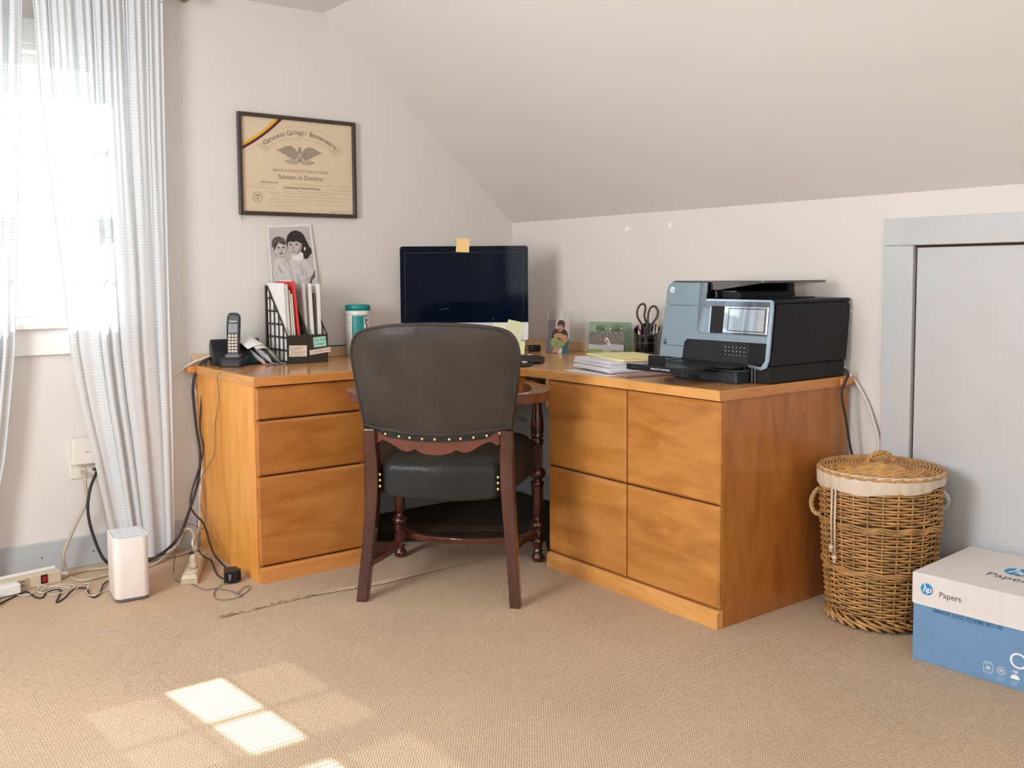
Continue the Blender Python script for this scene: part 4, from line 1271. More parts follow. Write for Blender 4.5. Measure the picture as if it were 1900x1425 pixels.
# strip lying against the baseboard, showing its front face
PS = thing('power_strip', 'beige power strip with red switch along the left baseboard', 'power strip', (-2.34, -0.16, 0))
T1 = strip_T((-2.50, -.185, 0), (-2.235, -.148, 0))
b = MB(); b.box((0, -.016, 0), (.267, .028, .044), 'beige', T1); b.build('housing', parent=PS, bevel=.003)
b = MB(); b.box((-.002, .0285, .030), (.262, .032, .052), 'trim_white', T1); b.build('mounting_rail', parent=PS)
b = MB(); b.box((.195, -.0185, .008), (.218, -.0162, .040), 'black', T1); b.build('switch_frame', parent=PS)
b = MB(); b.box((.200, -.0215, .014), (.213, -.0186, .034), 'switch_red', T1); b.build('rocker_switch', parent=PS, bevel=.002)
b = MB()
b.box((.115, -.0175, .008), (.155, -.0162, .038), 'outlet_tan', T1)
for z in (.016, .030): b.box((.124, -.0185, z), (.140, -.0176, z + .0025), 'ink_dark', T1)
b.build('socket_face', parent=PS)
b = MB(); b.tube([T1 @ Vector(p) for p in ((.267, .006, .022), (.285, .006, .022), (.300, .005, .020))], [.008, .007, .0055], 10, 'outlet'); b.build('strain_relief', parent=PS)
# white adapters plugged into / lying before the strip at the frame edge
AD = thing('white_adapter', 'white rectangular power adapter plugged into the strip with the red switch', 'adapter', (-2.44, -.22, 0))
b = MB(); b.box((.015, -.062, .004), (.112, -.019, .040), 'white_plastic', T1); b.build('adapter_body', parent=AD, bevel=.004, bseg=3)
AD2 = thing('white_box', 'rounded white plastic box at the very left edge on the carpet', 'adapter', (-2.50, -.31, 0))
b = MB(); b.box((-2.60, -.36, .001), (-2.475, -.25, .045), 'white_plastic'); b.build('box_body', parent=AD2, bevel=.016, bseg=4)
b = MB(); b.tube([(-2.474, -.262, .02), (-2.466, -.262, .02)], .004, 8, 'grey'); b.build('cord_socket', parent=AD2)

# second strip on the carpet by the desk, outlets facing up
PS2 = thing('power_strip', 'beige power strip on the carpet beside the desk with two cords plugged in', 'power strip', (-1.80, -.37, 0))
T2 = strip_T((-1.872, -.500, 0), (-1.742, -.225, 0))
ln2 = .304
b = MB(); b.box((0, -.030, 0), (ln2, .030, .018), 'beige_dark', T2); b.build('base', parent=PS2, bevel=.003)
b = MB(); b.hexa([T2 @ Vector(p) for p in ((0, -.030, .0185), (ln2, -.030, .0185), (ln2, .030, .0185), (0, .030, .0185), (.004, -.024, .036), (ln2 - .004, -.024, .036), (ln2 - .004, .024, .036), (.004, .024, .036))], 'beige')
b.build('housing', parent=PS2, bevel=.003)
for k in range(5):
    x = .040 + k * .045
    b = MB(); b.prism(circle(x, 0, .0165, 18), .0362, .0372, 2, 'outlet', T2)
    for y in (-.006, .006): b.box((x - .004, y - .001, .0373), (x + .004, y + .001, .0376), 'ink_dark', T2)
    b.prism(circle(x + .009, 0, .002, 8), .0373, .0376, 2, 'ink_dark', T2)
    b.build('socket', parent=PS2)
def up2(x, y, z): return T2 @ Vector((x, y, z))
p_ = up2(.088, -.004, .038); plug('cord_plug', p_, (0, 0, 1), 'beige', PS2, .050, .017)
p2_ = up2(.170, .006, .038); plug('cord_plug', p2_, (-.15, -.1, 1), 'black', PS2, .040, .012)

# transformer block
TR = thing('transformer_block', 'black wall-wart transformer lying on the carpet, prongs to the right', 'adapter', (-1.735, -.560, 0), R(-20))
b = MB(); b.box((-.028, -.026, 0), (.022, .026, .050), 'black', ); b.build('block', parent=TR, local=True, bevel=.004)
b = MB(); b.box((.022, -.018, .006), (.033, .018, .044), 'black'); b.build('plug_face', parent=TR, local=True, bevel=.003)
for y in (-.008, .008):
    b = MB(); b.box((.033, y - .001, .022), (.051, y + .001, .028), 'chrome'); b.build('prong', parent=TR, local=True)
b = MB(); b.tube([(-.006, -.027, .034), (-.006, -.034, .026), (-.008, -.036, .014)], [.006, .005, .0035], 8, 'cord_grey'); b.build('strain_relief', parent=TR, local=True)

# router
RT = thing('router', 'tall white rounded router tower standing on the carpet by the curtain', 'router', (-2.078, -.478, 0), R(-6))
b = MB(); b.prism(rrect(-.055, -.075, .055, .075, .022, 6), .004, .012, 2, 'grey'); b.build('foot', parent=RT, local=True)
b = MB(); b.prism(rrect(-.058, -.078, .058, .078, .024, 8), .012, .222, 2, 'modem', smooth=True); b.build('casing', parent=RT, local=True, bevel=.002)
b = MB()
b.prism(rrect(-.0575, -.0775, .0575, .0775, .024, 8), .2222, .2255, 2, 'modem_top')
b.prism(rrect(-.052, -.072, .052, .072, .020, 8), .2255, .2262, 2, 'modem_grille')
tp = b.build('top_cap', parent=RT, local=True)
b = MB()
for i in range(11):
    for j in range(15):
        x, y = -.045 + i * .009, -.063 + j * .009
        b.box((x - .0032, y - .0032, .2263), (x + .0032, y + .0032, .2269), 'modem_top', Matrix.Translation((x, y, 0)) @ Matrix.Rotation(PI / 4, 4, 'Z') @ Matrix.Translation((-x, -y, 0)))
b.build('vent_pattern', parent=tp, local=True, kind='stuff')
b = MB(); b.box((-.012, -.0785, .150), (.012, -.0779, .153), 'modem_top'); b.build('emblem', parent=RT, local=True)

# ------------------------------------------------------------------ cords
def cord(name, label, pts, r, key, n=10, group=None, seg=7, parent=None):
    b = MB(); b.tube(spline(pts, n), r, seg, key)
    if parent is not None:
        return b.build('power_cord', label=label, parent=parent)
    return b.build(name, label=label, cat='cable', origin=pts[0], group=group)
def FL(u, v, z=0.0):          # where the sight line through a photo point meets the height z
    d = AF * 1776.93 + AX * (u - 950) - AU * (v - 636.2)
    t = (z - EYE.z) / d.z
    return EYE + d * t
def PY(u, v, y):
    d = AF * 1776.93 + AX * (u - 950) - AU * (v - 636.2)
    return EYE + d * ((y - EYE.y) / d.y)
def PX(u, v, x):
    d = AF * 1776.93 + AX * (u - 950) - AU * (v - 636.2)
    return EYE + d * ((x - EYE.x) / d.x)
cord('power_cable', 'thick cream cord looping from the wall outlet down to the carpet behind the router',
     [(-2.115, -.012, .372), (-2.110, -.050, .365), PY(158, 895, -.07), PY(160, 930, -.075), PY(135, 985, -.08), PY(118, 1030, -.09), FL(125, 1063, .006), FL(150, 1077, .006), FL(203, 1066, .006), FL(245, 1060, .006), FL(290, 1045, .006), FL(330, 1010, .05), FL(345, 983, .13), FL(358, 988, .13), FL(364, 1020, .093)], .0062, 'cord_beige', parent=PS2)
cord('power_cable', 'dark thick cord drooping from the wall outlet behind the router',
     [(-2.070, -.012, .376), (-2.068, -.045, .372), PY(168, 905, -.08), PY(163, 945, -.09), PY(172, 990, -.10), PY(195, 1040, -.12), FL(230, 1050, .008), FL(290, 1033, .02), FL(330, 998, .10), PY(352, 945, -.16), PY(368, 890, -.13), PY(371, 840, -.10), PY(364, 790, -.06), PY(358, 720, -.05), PY(366, 685, -.05), PY(382, 668, -.05), PY(403, 660, -.06)], .0058, 'cord_black')
cord('power_cable', 'beige cord running along the baseboard from the strip with the red switch',
     [T1 @ Vector((.298, .005, .020)), FL(125, 1066, .015), FL(160, 1058, .006), FL(203, 1053, .006), FL(250, 1046, .006), FL(300, 1035, .006), FL(345, 1026, .006), (-1.69, -.05, .008), (-1.69, -.02, .03)], .0055, 'cord_beige', parent=PS)
cord('power_cable', 'second beige cord rising in a low arch behind the router beside the curtain hem',
     [FL(203, 1075, .006), FL(250, 1040, .01), FL(280, 1005, .04), FL(300, 994, .06), FL(322, 990, .065), FL(345, 1000, .03), (-1.70, -.07, .006)], .0040, 'cord_beige')
cord('power_cable', 'white cord hanging straight down beside the drawer cabinet into the floor strip',
     [(-1.685, -.02, .70), PY(374, 760, -.03), PY(376, 850, -.05), PY(371, 920, -.10), PY(369, 980, -.16), (-1.806, -.352, .12), (-1.802, -.356, .078)], .0048, 'cord_white')
cord('phone_cable', 'white cable arching along the wall behind the curtain to the phone',
     [PY(250, 760, -.03), PY(300, 722, -.03), PY(318, 702, -.03), PY(345, 680, -.035), PY(375, 666, -.04), PY(402, 658, -.05), (-1.57, -.05, .775)], .0045, 'cord_white')
cord('power_cable', 'black cord from the phone down to the transformer on the carpet',
     [(-1.60, -.075, .775), PY(392, 663, -.06), PY(381, 676, -.07), PY(376, 720, -.08), PY(371, 790, -.09), PY(377, 830, -.11), PY(372, 860, -.12), PY(358, 905, -.14), PY(353, 935, -.15), PY(360, 952, -.17), PY(375, 968, -.22), PY(383, 985, -.27), PY(390, 1010, -.33), PY(400, 1032, -.38), FL(418, 1052, .012), FL(428, 1062, .04), (-1.745, -.535, .047)], .0040, 'cord_black', parent=TR)
cord('thin_wire', 'thin grey wire down the cabinet side curling on the carpet by the transformer',
     [(-1.53, -.235, .765), (-1.575, -.30, .764), (-1.679, -.335, .752), (-1.682, -.33, .70), PX(406, 745, -1.676), PX(399, 790, -1.676), PX(398, 840, -1.676), PX(388, 862, -1.676), PX(372, 890, -1.68), PX(372, 930, -1.68), PX(378, 955, -1.68), PX(379, 975, -1.70), (-1.72, -.20, .12), PY(352, 972, -.20), PY(338, 985, -.22), PY(330, 1000, -.28), PY(326, 1020, -.35), FL(322, 1060, .003), FL(328, 1077, .003), FL(350, 1082, .003), FL(380, 1094, .003), FL(400, 1092, .003), FL(430, 1097, .003), FL(447, 1104, .003), FL(462, 1094, .004), FL(462, 1087, .004), FL(450, 1092, .005), FL(442, 1102, .003), FL(449, 1106, .003), FL(420, 1113, .003), FL(400, 1110, .003), FL(398, 1098, .003), FL(408, 1087, .005), (-1.765, -.598, .012)], .0016, 'cord_grey', seg=5)
cord('thin_wire', 'short black cord from the floor strip to the transformer block',
     [T2 @ Vector((.164, .005, .078)), T2 @ Vector((.150, -.012, .090)), T2 @ Vector((.140, -.040, .060)), FL(392, 1040, .01), FL(400, 1060, .006), FL(405, 1068, .008), (-1.768, -.558, .018)], .0030, 'cord_black')
cord('thin_wire', 'flat black cord zigzagging on the carpet left of the router',
     [FL(0, 1120, .004), FL(20, 1110, .004), FL(48, 1098, .005), FL(66, 1108, .004), FL(79, 1109, .003), FL(85, 1101, .003), FL(100, 1095, .006), FL(113, 1095, .008), FL(110, 1105, .004), FL(105, 1118, .003), FL(120, 1109, .004), FL(138, 1093, .007), FL(160, 1092, .008), FL(166, 1104, .004), FL(176, 1108, .003), FL(186, 1099, .004), FL(192, 1084, .008), FL(206, 1076, .008)], .0030, 'cord_black')
for i_, (lb, pts) in enumerate((('loose white wire coiled on the carpet under the strip with the red switch',
     [(30, 1104), (50, 1104), (62, 1098), (72, 1092), (70, 1088), (80, 1086), (92, 1092), (84, 1099), (70, 1098), (80, 1092), (110, 1085), (135, 1085), (136, 1092), (120, 1098), (95, 1103), (90, 1100), (128, 1090), (110, 1088), (90, 1090), (75, 1097), (90, 1086)]),
     ('white wire looping forward on the carpet between the strip and the router', [(128, 1107), (136, 1099), (145, 1090), (158, 1083), (166, 1084), (162, 1092), (160, 1099), (168, 1105), (178, 1104), (190, 1098), (206, 1091)]))):
    cord('thin_wire', lb, [FL(u, v, .004 + .004 * (k % 3)) for k, (u, v) in enumerate(pts)], .0017, 'cord_white', seg=5)
cord('power_cable', 'black cord draped down the right rear corner of the desk beside the hamper',
     [(-.06, -1.995, .790), (-.058, -2.009, .768), PY(1562, 730, -2.012), PY(1570, 780, -2.02), PY(1578, 830, -2.03), (-.03, -2.06, .30), (-.03, -2.06, .03)], .0042, 'cord_black')
cord('network_cable', 'white cable arching from the printer down behind the hamper',
     [(-.022, -1.96, .800), PX(1572, 688, -.015), PX(1590, 712, -.015), PX(1608, 745, -.015), PX(1622, 785, -.015), PX(1631, 830, -.015), (-.015, -2.09, .35), (-.02, -2.10, .05)], .0052, 'cord_white')
MT = thing('floor_sheet', 'thin dark brown sheet on the carpet under the desk', 'mat', (-.60, -.50, 0))  # flat dark brown polygon over the carpet, with a lighter band across
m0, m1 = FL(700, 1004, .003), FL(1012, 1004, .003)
b = MB(); b.prism([(m0.x, m0.y), (-1.20, m0.y + .05), (-1.20, -.03), (-.03, -.03), (-.03, -1.10), (-.66, -1.10), (m1.x, m1.y)], .0005, .004, 2, 'sheet_brown'); b.build('sheet_body', parent=MT)
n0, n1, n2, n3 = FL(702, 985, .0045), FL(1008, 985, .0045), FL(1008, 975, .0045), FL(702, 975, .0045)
b = MB(); b.prism([(p.x, p.y) for p in (n0, n1, n2, n3)], .0042, .006, 2, 'sheet_band'); b.build('sheet_band', parent=MT)
cord('thin_wire', 'thin brown wire curled on the dark sheet under the desk beside the right chair leg',
     [FL(u, v, .008) for u, v in ((930, 918), (948, 908), (965, 910), (972, 920), (958, 928), (975, 934), (995, 930))], .002, 'brown_card')


# ================================================================== WICKER HAMPER
HC = Vector((-0.203, -2.230, 0))
ham = thing('wicker_hamper', 'round golden wicker hamper with cloth liner and lid beside the knee wall door', 'hamper', HC)
def hr(z):
    return 0.150 + 0.036 * (z / 0.47) ** 0.8 + 0.004 * math.sin(z / .47 * PI)
NS = 26
def ringpts(z, ph, amp, r0=None, n=NS * 4, wob=0.0):
    out = []
    for k in range(n):
        a = 2 * PI * k / n
        rr_ = (hr(z) if r0 is None else r0) + amp * math.sin(NS / 2 * a + ph)
        out.append((rr_ * math.cos(a), rr_ * math.sin(a), z + wob * math.sin(3 * a + ph)))
    return out
b = MB()
b.lathe([(hr(z) - .009, z) for z in (0.004, .1, .2, .3, .4, .455)], 40, 'wicker_dark', cap=True); b.build('inner_shell', parent=ham, local=True)
b = MB(); z = .045; i = 0
rw = random.Random(5)
while z < .452:
    if not (.178 < z < .196 or .322 < z < .340):
        b.tube(ringpts(z, PI * (i % 2), .0046, wob=.0006), .0036 + rw.uniform(-.0004, .0004), 5, 'wicker', closed=True)
    z += .0092; i += 1
b.build('woven_rods', parent=ham, local=True, kind='stuff')
for zb in (.181, .187, .193, .325, .331, .337):
    pp = []
    n = NS * 5
    for k in range(n):
        a = 2 * PI * k / n
        r_ = hr(zb) + .004 + .003 * math.sin(NS * a * .5 + zb * 900)
        pp.append((r_ * math.cos(a), r_ * math.sin(a), zb + .0022 * math.cos(NS * a * .5 + zb * 900)))
    b = MB(); b.tube(pp, .0034, 5, 'wicker', closed=True); b.build('wale_rod', parent=ham, local=True)
b = MB()
for k in range(NS):
    a = 2 * PI * (k + .5) / NS
    b.tube([(hr(zz) * math.cos(a), hr(zz) * math.sin(a), zz) for zz in (.02, .12, .22, .32, .42, .455)], .0030, 5, 'wicker')
b.build('stakes', parent=ham, local=True, kind='stuff')
b = MB()   # plaited foot border: slanting rods
for k in range(NS):
    a = 2 * PI * k / NS
    for (s0, s1, z0, z1, rr0, rr1) in ((0, 2.6, .040, .008, .000, .010), (0.6, 2.4, .030, .014, .008, .006)):
        pp = [((hr(.02) + rr0 + (rr1 - rr0) * t) * math.cos(a + (s0 + (s1 - s0) * t) * 2 * PI / NS), (hr(.02) + rr0 + (rr1 - rr0) * t) * math.sin(a + (s0 + (s1 - s0) * t) * 2 * PI / NS), z0 + (z1 - z0) * t) for t in (0, .25, .5, .75, 1)]
        b.tube(pp, .0042, 5, 'wicker')
b.build('foot_border', parent=ham, local=True, kind='stuff')
# cloth liner: scooped band folded over the rim; deepest towards the camera side left
b = MB()
def liner(u, v):
    a = 2 * PI * u
    dip = .046 + .016 * math.cos(a - R(172))
    z = .500 - v * dip
    r_ = hr(.46) + .007 + .0035 * math.sin(a * 9 + 2 * math.sin(a * 4)) * v * .5 + .003 * math.sin(v * PI) + .0015 * math.sin(a * 31)
    return (r_ * math.cos(a), r_ * math.sin(a), z + .003 * math.sin(a * 7) * v)
b.grid(liner, 120, 8, 'cloth'); b.build('cloth_liner', parent=ham, local=True)
b = MB(); b.tube([liner(k / 120, .93) for k in range(120)], .0016, 4, 'cloth', closed=True); b.build('liner_hem', parent=ham, local=True)
# two cords with beads
ca = R(167)
for dz, da, ln in ((0, -.03, .185), (0, .045, .215)):
    a = ca + da
    r_ = hr(.4) + .012
    z0 = .447
    b = MB(); b.tube([(r_ * math.cos(a), r_ * math.sin(a), z0), ((r_ + .002) * math.cos(a), (r_ + .002) * math.sin(a), z0 - ln * .5), ((r_ - .001) * math.cos(a), (r_ - .001) * math.sin(a), z0 - ln)], .0036, 6, 'bead'); cd = b.build('drawstring', parent=ham, local=True)
    b = MB(); b.ball((r_ * math.cos(a), r_ * math.sin(a), z0 - ln - .006), .0085, 'bead', 12, (1, 1, .95)); b.build('bead', parent=cd, local=True)
    b = MB()
    for q in range(5):
        t = q * 1.3
        b.tube([(r_ * math.cos(a), r_ * math.sin(a), z0 - ln - .012), (r_ * math.cos(a) + .004 * math.cos(t), r_ * math.sin(a) + .004 * math.sin(t), z0 - ln - .022)], .0018, 4, 'bead')
    b.build('tassel', parent=cd, local=True)
# lid: concentric woven rounds with a plaited edge and a twisted handle
lid = None
b = MB()
def lz(r_): return .512 - .010 * (r_ / .195) ** 2 - .010 * (r_ / .195) ** 6
b.lathe([(.001, lz(0) - .007), (.08, lz(.08) - .007), (.15, lz(.15) - .007), (.185, lz(.185) - .007)], 40, 'wicker_dark', cap=False)
b.build('lid_core', parent=ham, local=True)
b = MB(); r_ = .012; i = 0
while r_ < .182:
    n = max(24, int(r_ * 700)); ns = max(6, int(r_ * 2 * PI / .022) // 2 * 2)
    pp = []
    for k in range(n):
        a = 2 * PI * k / n
        pp.append((r_ * math.cos(a), r_ * math.sin(a), lz(r_) + .0020 * math.sin(ns / 2 * a + PI * i)))
    b.tube(pp, .0037, 5, 'wicker_lid', closed=True)
    r_ += .0096; i += 1
for k in range(14):
    a = 2 * PI * k / 14
    b.tube([(q * math.cos(a), q * math.sin(a), lz(q) - .001) for q in (.01, .06, .12, .183)], .0028, 5, 'wicker_lid')
b.build('lid_weave', parent=ham, local=True, kind='stuff')
b = MB()
for k in range(30):
    a = 2 * PI * k / 30
    for (t0, t1, rr0, rr1, zz0, zz1) in ((0, .55, .180, .198, .002, -.006), (.1, .5, .196, .184, -.004, .003)):
        pp = []
        for q in range(7):
            t = q / 6; aa = a + t0 + (t1 - t0) * t; rq = rr0 + (rr1 - rr0) * t
            pp.append((rq * math.cos(aa), rq * math.sin(aa), lz(.188) + zz0 + (zz1 - zz0) * t))
        b.tube(pp, [.0025, .0040, .0044, .0044, .0044, .0038, .0020], 5, 'wicker_lid')
b.build('lid_border', parent=ham, local=True, kind='stuff')
b = MB()
for ph in (0, 2.1, 4.2):
    pp = []
    for q in range(31):
        t = q / 30; an = PI * t
        cx_, cz_ = -.042 * math.cos(an), .510 + .034 * math.sin(an)
        tw = ph + t * 14
        nx, nz = -math.cos(an), math.sin(an)
        pp.append((cx_ * .80 + nx * .004 * math.cos(tw) - cx_ * 0, -.60 * cx_ + .004 * math.sin(tw), cz_ + nz * .004 * math.cos(tw)))
    b.tube(pp, .0040, 5, 'wicker_lid')
b.build('lid_handle', parent=ham, local=True)
# twisted rope handles on both sides
for (a0, key, zc) in ((R(126), 'rope', .375), (R(-40), 'rope_white', .385)):
    b = MB()
    for ph in (0, 2.1, 4.2):
        pp = []
        for q in range(41):
            t = q / 40; an = PI * t
            az = a0 + .15 * math.cos(an); r_ = hr(zc) + .003 + .026 * math.sin(an)
            zz = zc - .010 * math.sin(an) - .036 * math.cos(an)
            tw = ph + t * 20
            r2 = r_ + .0045 * math.cos(tw)
            pp.append((r2 * math.cos(az), r2 * math.sin(az), zz + .0045 * math.sin(tw)))
        b.tube(pp, .0045, 5, key)
    b.build('rope_handle', parent=ham, local=True)

# ================================================================== PAPER BOX
BX = thing('paper_box', 'carton with white lid and blue base standing on the carpet in front of the door', 'box', (-0.430, -2.478, 0), R(4.0))
# local: +x towards the door, -y to the right in the photo
BL, BD, BHt = 0.46, 0.385, 0.258
b = MB(); b.box((.003, -BL + .003, 0), (BD - .003, -.003, .20), 'box_blue'); bb_ = b.build('box_base', parent=BX, local=True, bevel=.002)
b = MB()
lz0 = .168
b.box((0, -BL, lz0), (.0022, 0, BHt), 'box_white'); b.box((BD - .0022, -BL, lz0), (BD, 0, BHt), 'box_white')
b.box((.0022, -.0022, lz0), (BD - .0022, 0, BHt), 'box_white'); b.box((.0022, -BL, lz0), (BD - .0022, -BL + .0022, BHt), 'box_white')
b.box((.0022, -BL + .0022, BHt - .0025), (BD - .0022, -.0022, BHt), 'box_white')
bl_ = b.build('box_lid', parent=BX, local=True, bevel=.0015)
b = MB(); b.box((-.0024, -BL, lz0 - .0005), (-.0004, -.006, lz0 + .001), 'paper'); b.build('lid_edge', parent=BX, local=True)
TB = Matrix.Translation(BX.location) @ Matrix.Rotation(R(4.0), 4, 'Z')
def fT(y, z, k=1, off=0.0): return basis((-.0003 - .0002 * k - off, -y, z), (0, -1, 0), (0, 0, 1))
def tT(x, y, k=1): return basis((x, -y, BHt + .0002 + .0002 * k), (0, -1, 0), (1, 0, 0))
def logo(b, Tf, r_, key='blue_ink', key2='white_ink'):
    b.flat(circle(0, 0, r_, 36), key, Tf(0))
    b.text('hp', r_ * 1.55, key2, Tf(1) @ Matrix.Translation((0, -r_ * .02, 0)), off=r_ * .02, shear=.32, spacing=.9)
    # the ascender and descender run out to the rim
    b.flat([(-.52 * r_, .5 * r_), (-.36 * r_, .5 * r_), (-.20 * r_, .99 * r_), (-.34 * r_, .99 * r_)], key2, Tf(1))
    b.flat([(.02 * r_, -.45 * r_), (.18 * r_, -.45 * r_), (.02 * r_, -.99 * r_), (-.12 * r_, -.99 * r_)], key2, Tf(1))
def flat_print(name, parent, fn):
    b = MB(); fn(b); return b.build(name, parent=parent, local=True, fix=False)
flat_print('logo', bl_, lambda b: logo(b, lambda k: fT(.043, .2155, 1 + k), .0175))
flat_print('lettering', bl_, lambda b: b.text('Papers', .0235, 'ink', fT(.078, .2090, 1), align='LEFT', off=.0001))
flat_print('logo', bl_, lambda b: logo(b, lambda k: tT(.215, .212, 1 + k), .040))
flat_print('lettering', bl_, lambda b: b.text('Papers', .050, 'ink', tT(.140, .150, 1), align='LEFT', off=.0001))
flat_print('ink_spot', bl_, lambda b: b.ball((.016, -.187, BHt), .0022, 'ink', 8, (1, 1, .3)))
def gT(y, z, k=1): return basis((.003 - .0003 - .0002 * k, -y, z), (0, -1, 0), (0, 0, 1))
R180 = Matrix.Rotation(PI, 4, 'Z')
flat_print('stamped_code', bb_, lambda b: (b.text('00112B 0MAO2 25O2 2020MB', .0150, 'box_blue_dark', gT(.157, .1585) @ R180, off=.0004), b.text('....... ......... ....... ..... ...', .012, 'box_blue_dark', gT(.157, .1475) @ R180)))
flat_print('stamped_code', bb_, lambda b: b.text('010 20 150', .0150, 'box_blue_dark', gT(.385, .1585) @ R180, off=.0004))
flat_print('lettering', bb_, lambda b: b.text('Office', .062, 'white_ink', gT(.270, .078), align='LEFT', off=-.0004))
def outline_poly(b, pts, w, T_):
    n_ = len(pts)
    for i in range(n_):
        p, q = Vector(pts[i]), Vector(pts[(i + 1) % n_])
        d = (q - p)
        if d.length < 1e-6: continue
        d.normalize(); nr = Vector((-d.y, d.x)) * w
        b.flat([(p + nr)[:], (p - nr)[:], (q - nr)[:], (q + nr)[:]], 'white_ink', T_)
for y, word, sz in ((.217, '20', .0125), (.252, '92', .0095), (.288, '105', .0105), (.322, '8.5', .009)):
    b = MB(); T_ = gT(y, .040)
    if word == '20':
        outline_poly(b, rrect(-.012, -.014, .012, .010, .003, 3), .0005, T_); outline_poly(b, [(-.009, .010), (-.006, .016), (0, .012), (.006, .016), (.009, .010)], .0005, T_)
    elif word == '92':
        outline_poly(b, circle(0, 0, .009, 18), .0005, T_)
        for k in range(16):
            a = 2 * PI * k / 16; outline_poly(b, [(.0105 * math.cos(a), .0105 * math.sin(a)), (.0135 * math.cos(a), .0135 * math.sin(a))], .0005, T_)
    elif word == '105':
        b.flat([(.012 * math.cos(PI * k / 12), -.012 + .013 * math.sin(PI * k / 12)) for k in range(13)], 'white_ink', T_)
    else:
        outline_poly(b, [(-.011, -.013), (.011, -.013), (.011, .013), (-.011, .013)], .0005, T_)
    b.text(word, sz, 'white_ink', gT(y, .040 + (.008 if word == '105' else .003 if word == '8.5' else -.002 if word == '20' else 0), 2), off=.0003)
    for q in range(3 if y > .23 else 1):
        b.flat([(-.009, -.0006), (.009 - .002 * q, -.0006), (.009 - .002 * q, .0006), (-.009, .0006)], 'white_ink_soft', gT(y, .021 - q * .0045))
    b.build('pictogram', parent=bb_, local=True, fix=False)

# ================================================================== COMPUTER
IC = Vector((-.505, -.297, DT)); IR = math.atan2(-.604, .797)
mac = thing('desktop_computer', 'all-in-one desktop computer with black screen and silver chin in the desk corner', 'computer', IC, IR)
IW = .295
b = MB(); b.prism(rrect(-IW, .060, IW, .497, .014, 6), -.006, .010, 1, 'alu'); b.build('housing', parent=mac, local=True, bevel=.002)
b = MB(); b.prism(rrect(-IW + .0012, .1445, IW - .0012, .4958, .013, 6, (0, 0, 1, 1)), -.0078, -.0062, 1, 'screen'); sc_ = b.build('screen_glass', parent=mac, local=True)
b = MB()
for (x0, z0, x1, z1) in ((-.272, .466, .272, .4666), (-.272, .168, -.2714, .466), (.2714, .168, .272, .466)): b.box((x0, -.0080, z0), (x1, -.0078, z1), 'grey')
b.build('display_border', parent=sc_, local=True)
b = MB()
for k, (x, z, w_) in enumerate(((-.118, .205, .050), (.125, .155, .012))):
    b.tube([(x, -.0079, z), (x + w_ * .5, -.0079, z + .002), (x + w_, -.0079, z + .009)], [.0006, .0012, .0004], 4, 'grey')
b.build('smudge', parent=sc_, local=True)
b = MB()
def bulge(u, v):
    x = -IW * .96 + 2 * IW * .96 * u; z = .066 + .425 * v
    return (x, .010 + .038 * (1 - (2 * u - 1) ** 2) * (1 - (2 * v - 1) ** 2), z)
b.grid(bulge, 16, 12, 'alu'); b.build('rear_shell', parent=mac, local=True)
b = MB(); b.hexa([(-.085, -.075, .0005), (.085, -.075, .0005), (.085, .085, .0005), (-.085, .085, .0005), (-.085, -.075, .004), (.085, -.075, .004), (.085, .085, .006), (-.085, .085, .006)], 'alu')
b.hexa([(-.085, .070, .005), (.085, .070, .005), (.085, .085, .005), (-.085, .085, .005), (-.075, .040, .20), (.075, .040, .20), (.075, .048, .20), (-.075, .048, .20)], 'alu')
b.build('stand', parent=mac, local=True, bevel=.001)
def note(name, label, P, rz, w, h, key, tilt=0.0, roll=0.0, curl=.006, lines=0, group=None):
    """sticky note: P = top centre"""
    th = thing(name, label, 'sticky note', P, rz, group)
    b = MB()
    Mx = Matrix.Rotation(roll, 4, 'Y') @ Matrix.Rotation(tilt, 4, 'X')
    b.grid(lambda u, v: tuple(Mx @ Vector((-w / 2 + w * u, -curl * v * v, -h * v))), 4, 6, key)
    s_ = b.build('paper_slip', parent=th, local=True, fix=False)
    if lines:
        b = MB()
        for k in range(lines):
            z = -h * (.18 + .7 * k / lines)
            v = -z / h
            b.tube([tuple(Mx @ Vector((-w * .38 + w * .7 * q / 9, -curl * v * v - .0008, z + .0012 * math.sin(q * 2.3 + k)))) for q in range(10)], .0004, 3, 'ink_light')
        b.build('handwriting', parent=s_, local=True)
    return th
TI = Matrix.Translation(IC) @ Matrix.Rotation(IR, 4, 'Z')
note('sticky_note', 'orange-tan sticky note stuck over the top edge of the computer screen', TI @ Vector((-.003, -.0095, .530)), IR, .060, .062, 'note_tan', roll=R(3), curl=.002)
note('sticky_note', 'pale green sticky note tilted on the right of the silver screen chin', TI @ Vector((.240, -.009, .150)), IR, .078, .086, 'note_green2', roll=R(13), lines=5, curl=.010)
note('sticky_note', 'pale yellow-green note on the chin, half hidden behind the chair back', TI @ Vector((.172, -.0085, .143)), IR, .076, .070, 'note_pale', roll=R(3), lines=3)
note('sticky_note', 'lower yellow-green note hanging over the desk below the screen chin', TI @ Vector((.248, -.040, .062)), IR, .062, .062, 'note_green', roll=R(5), tilt=R(-6), curl=.002)

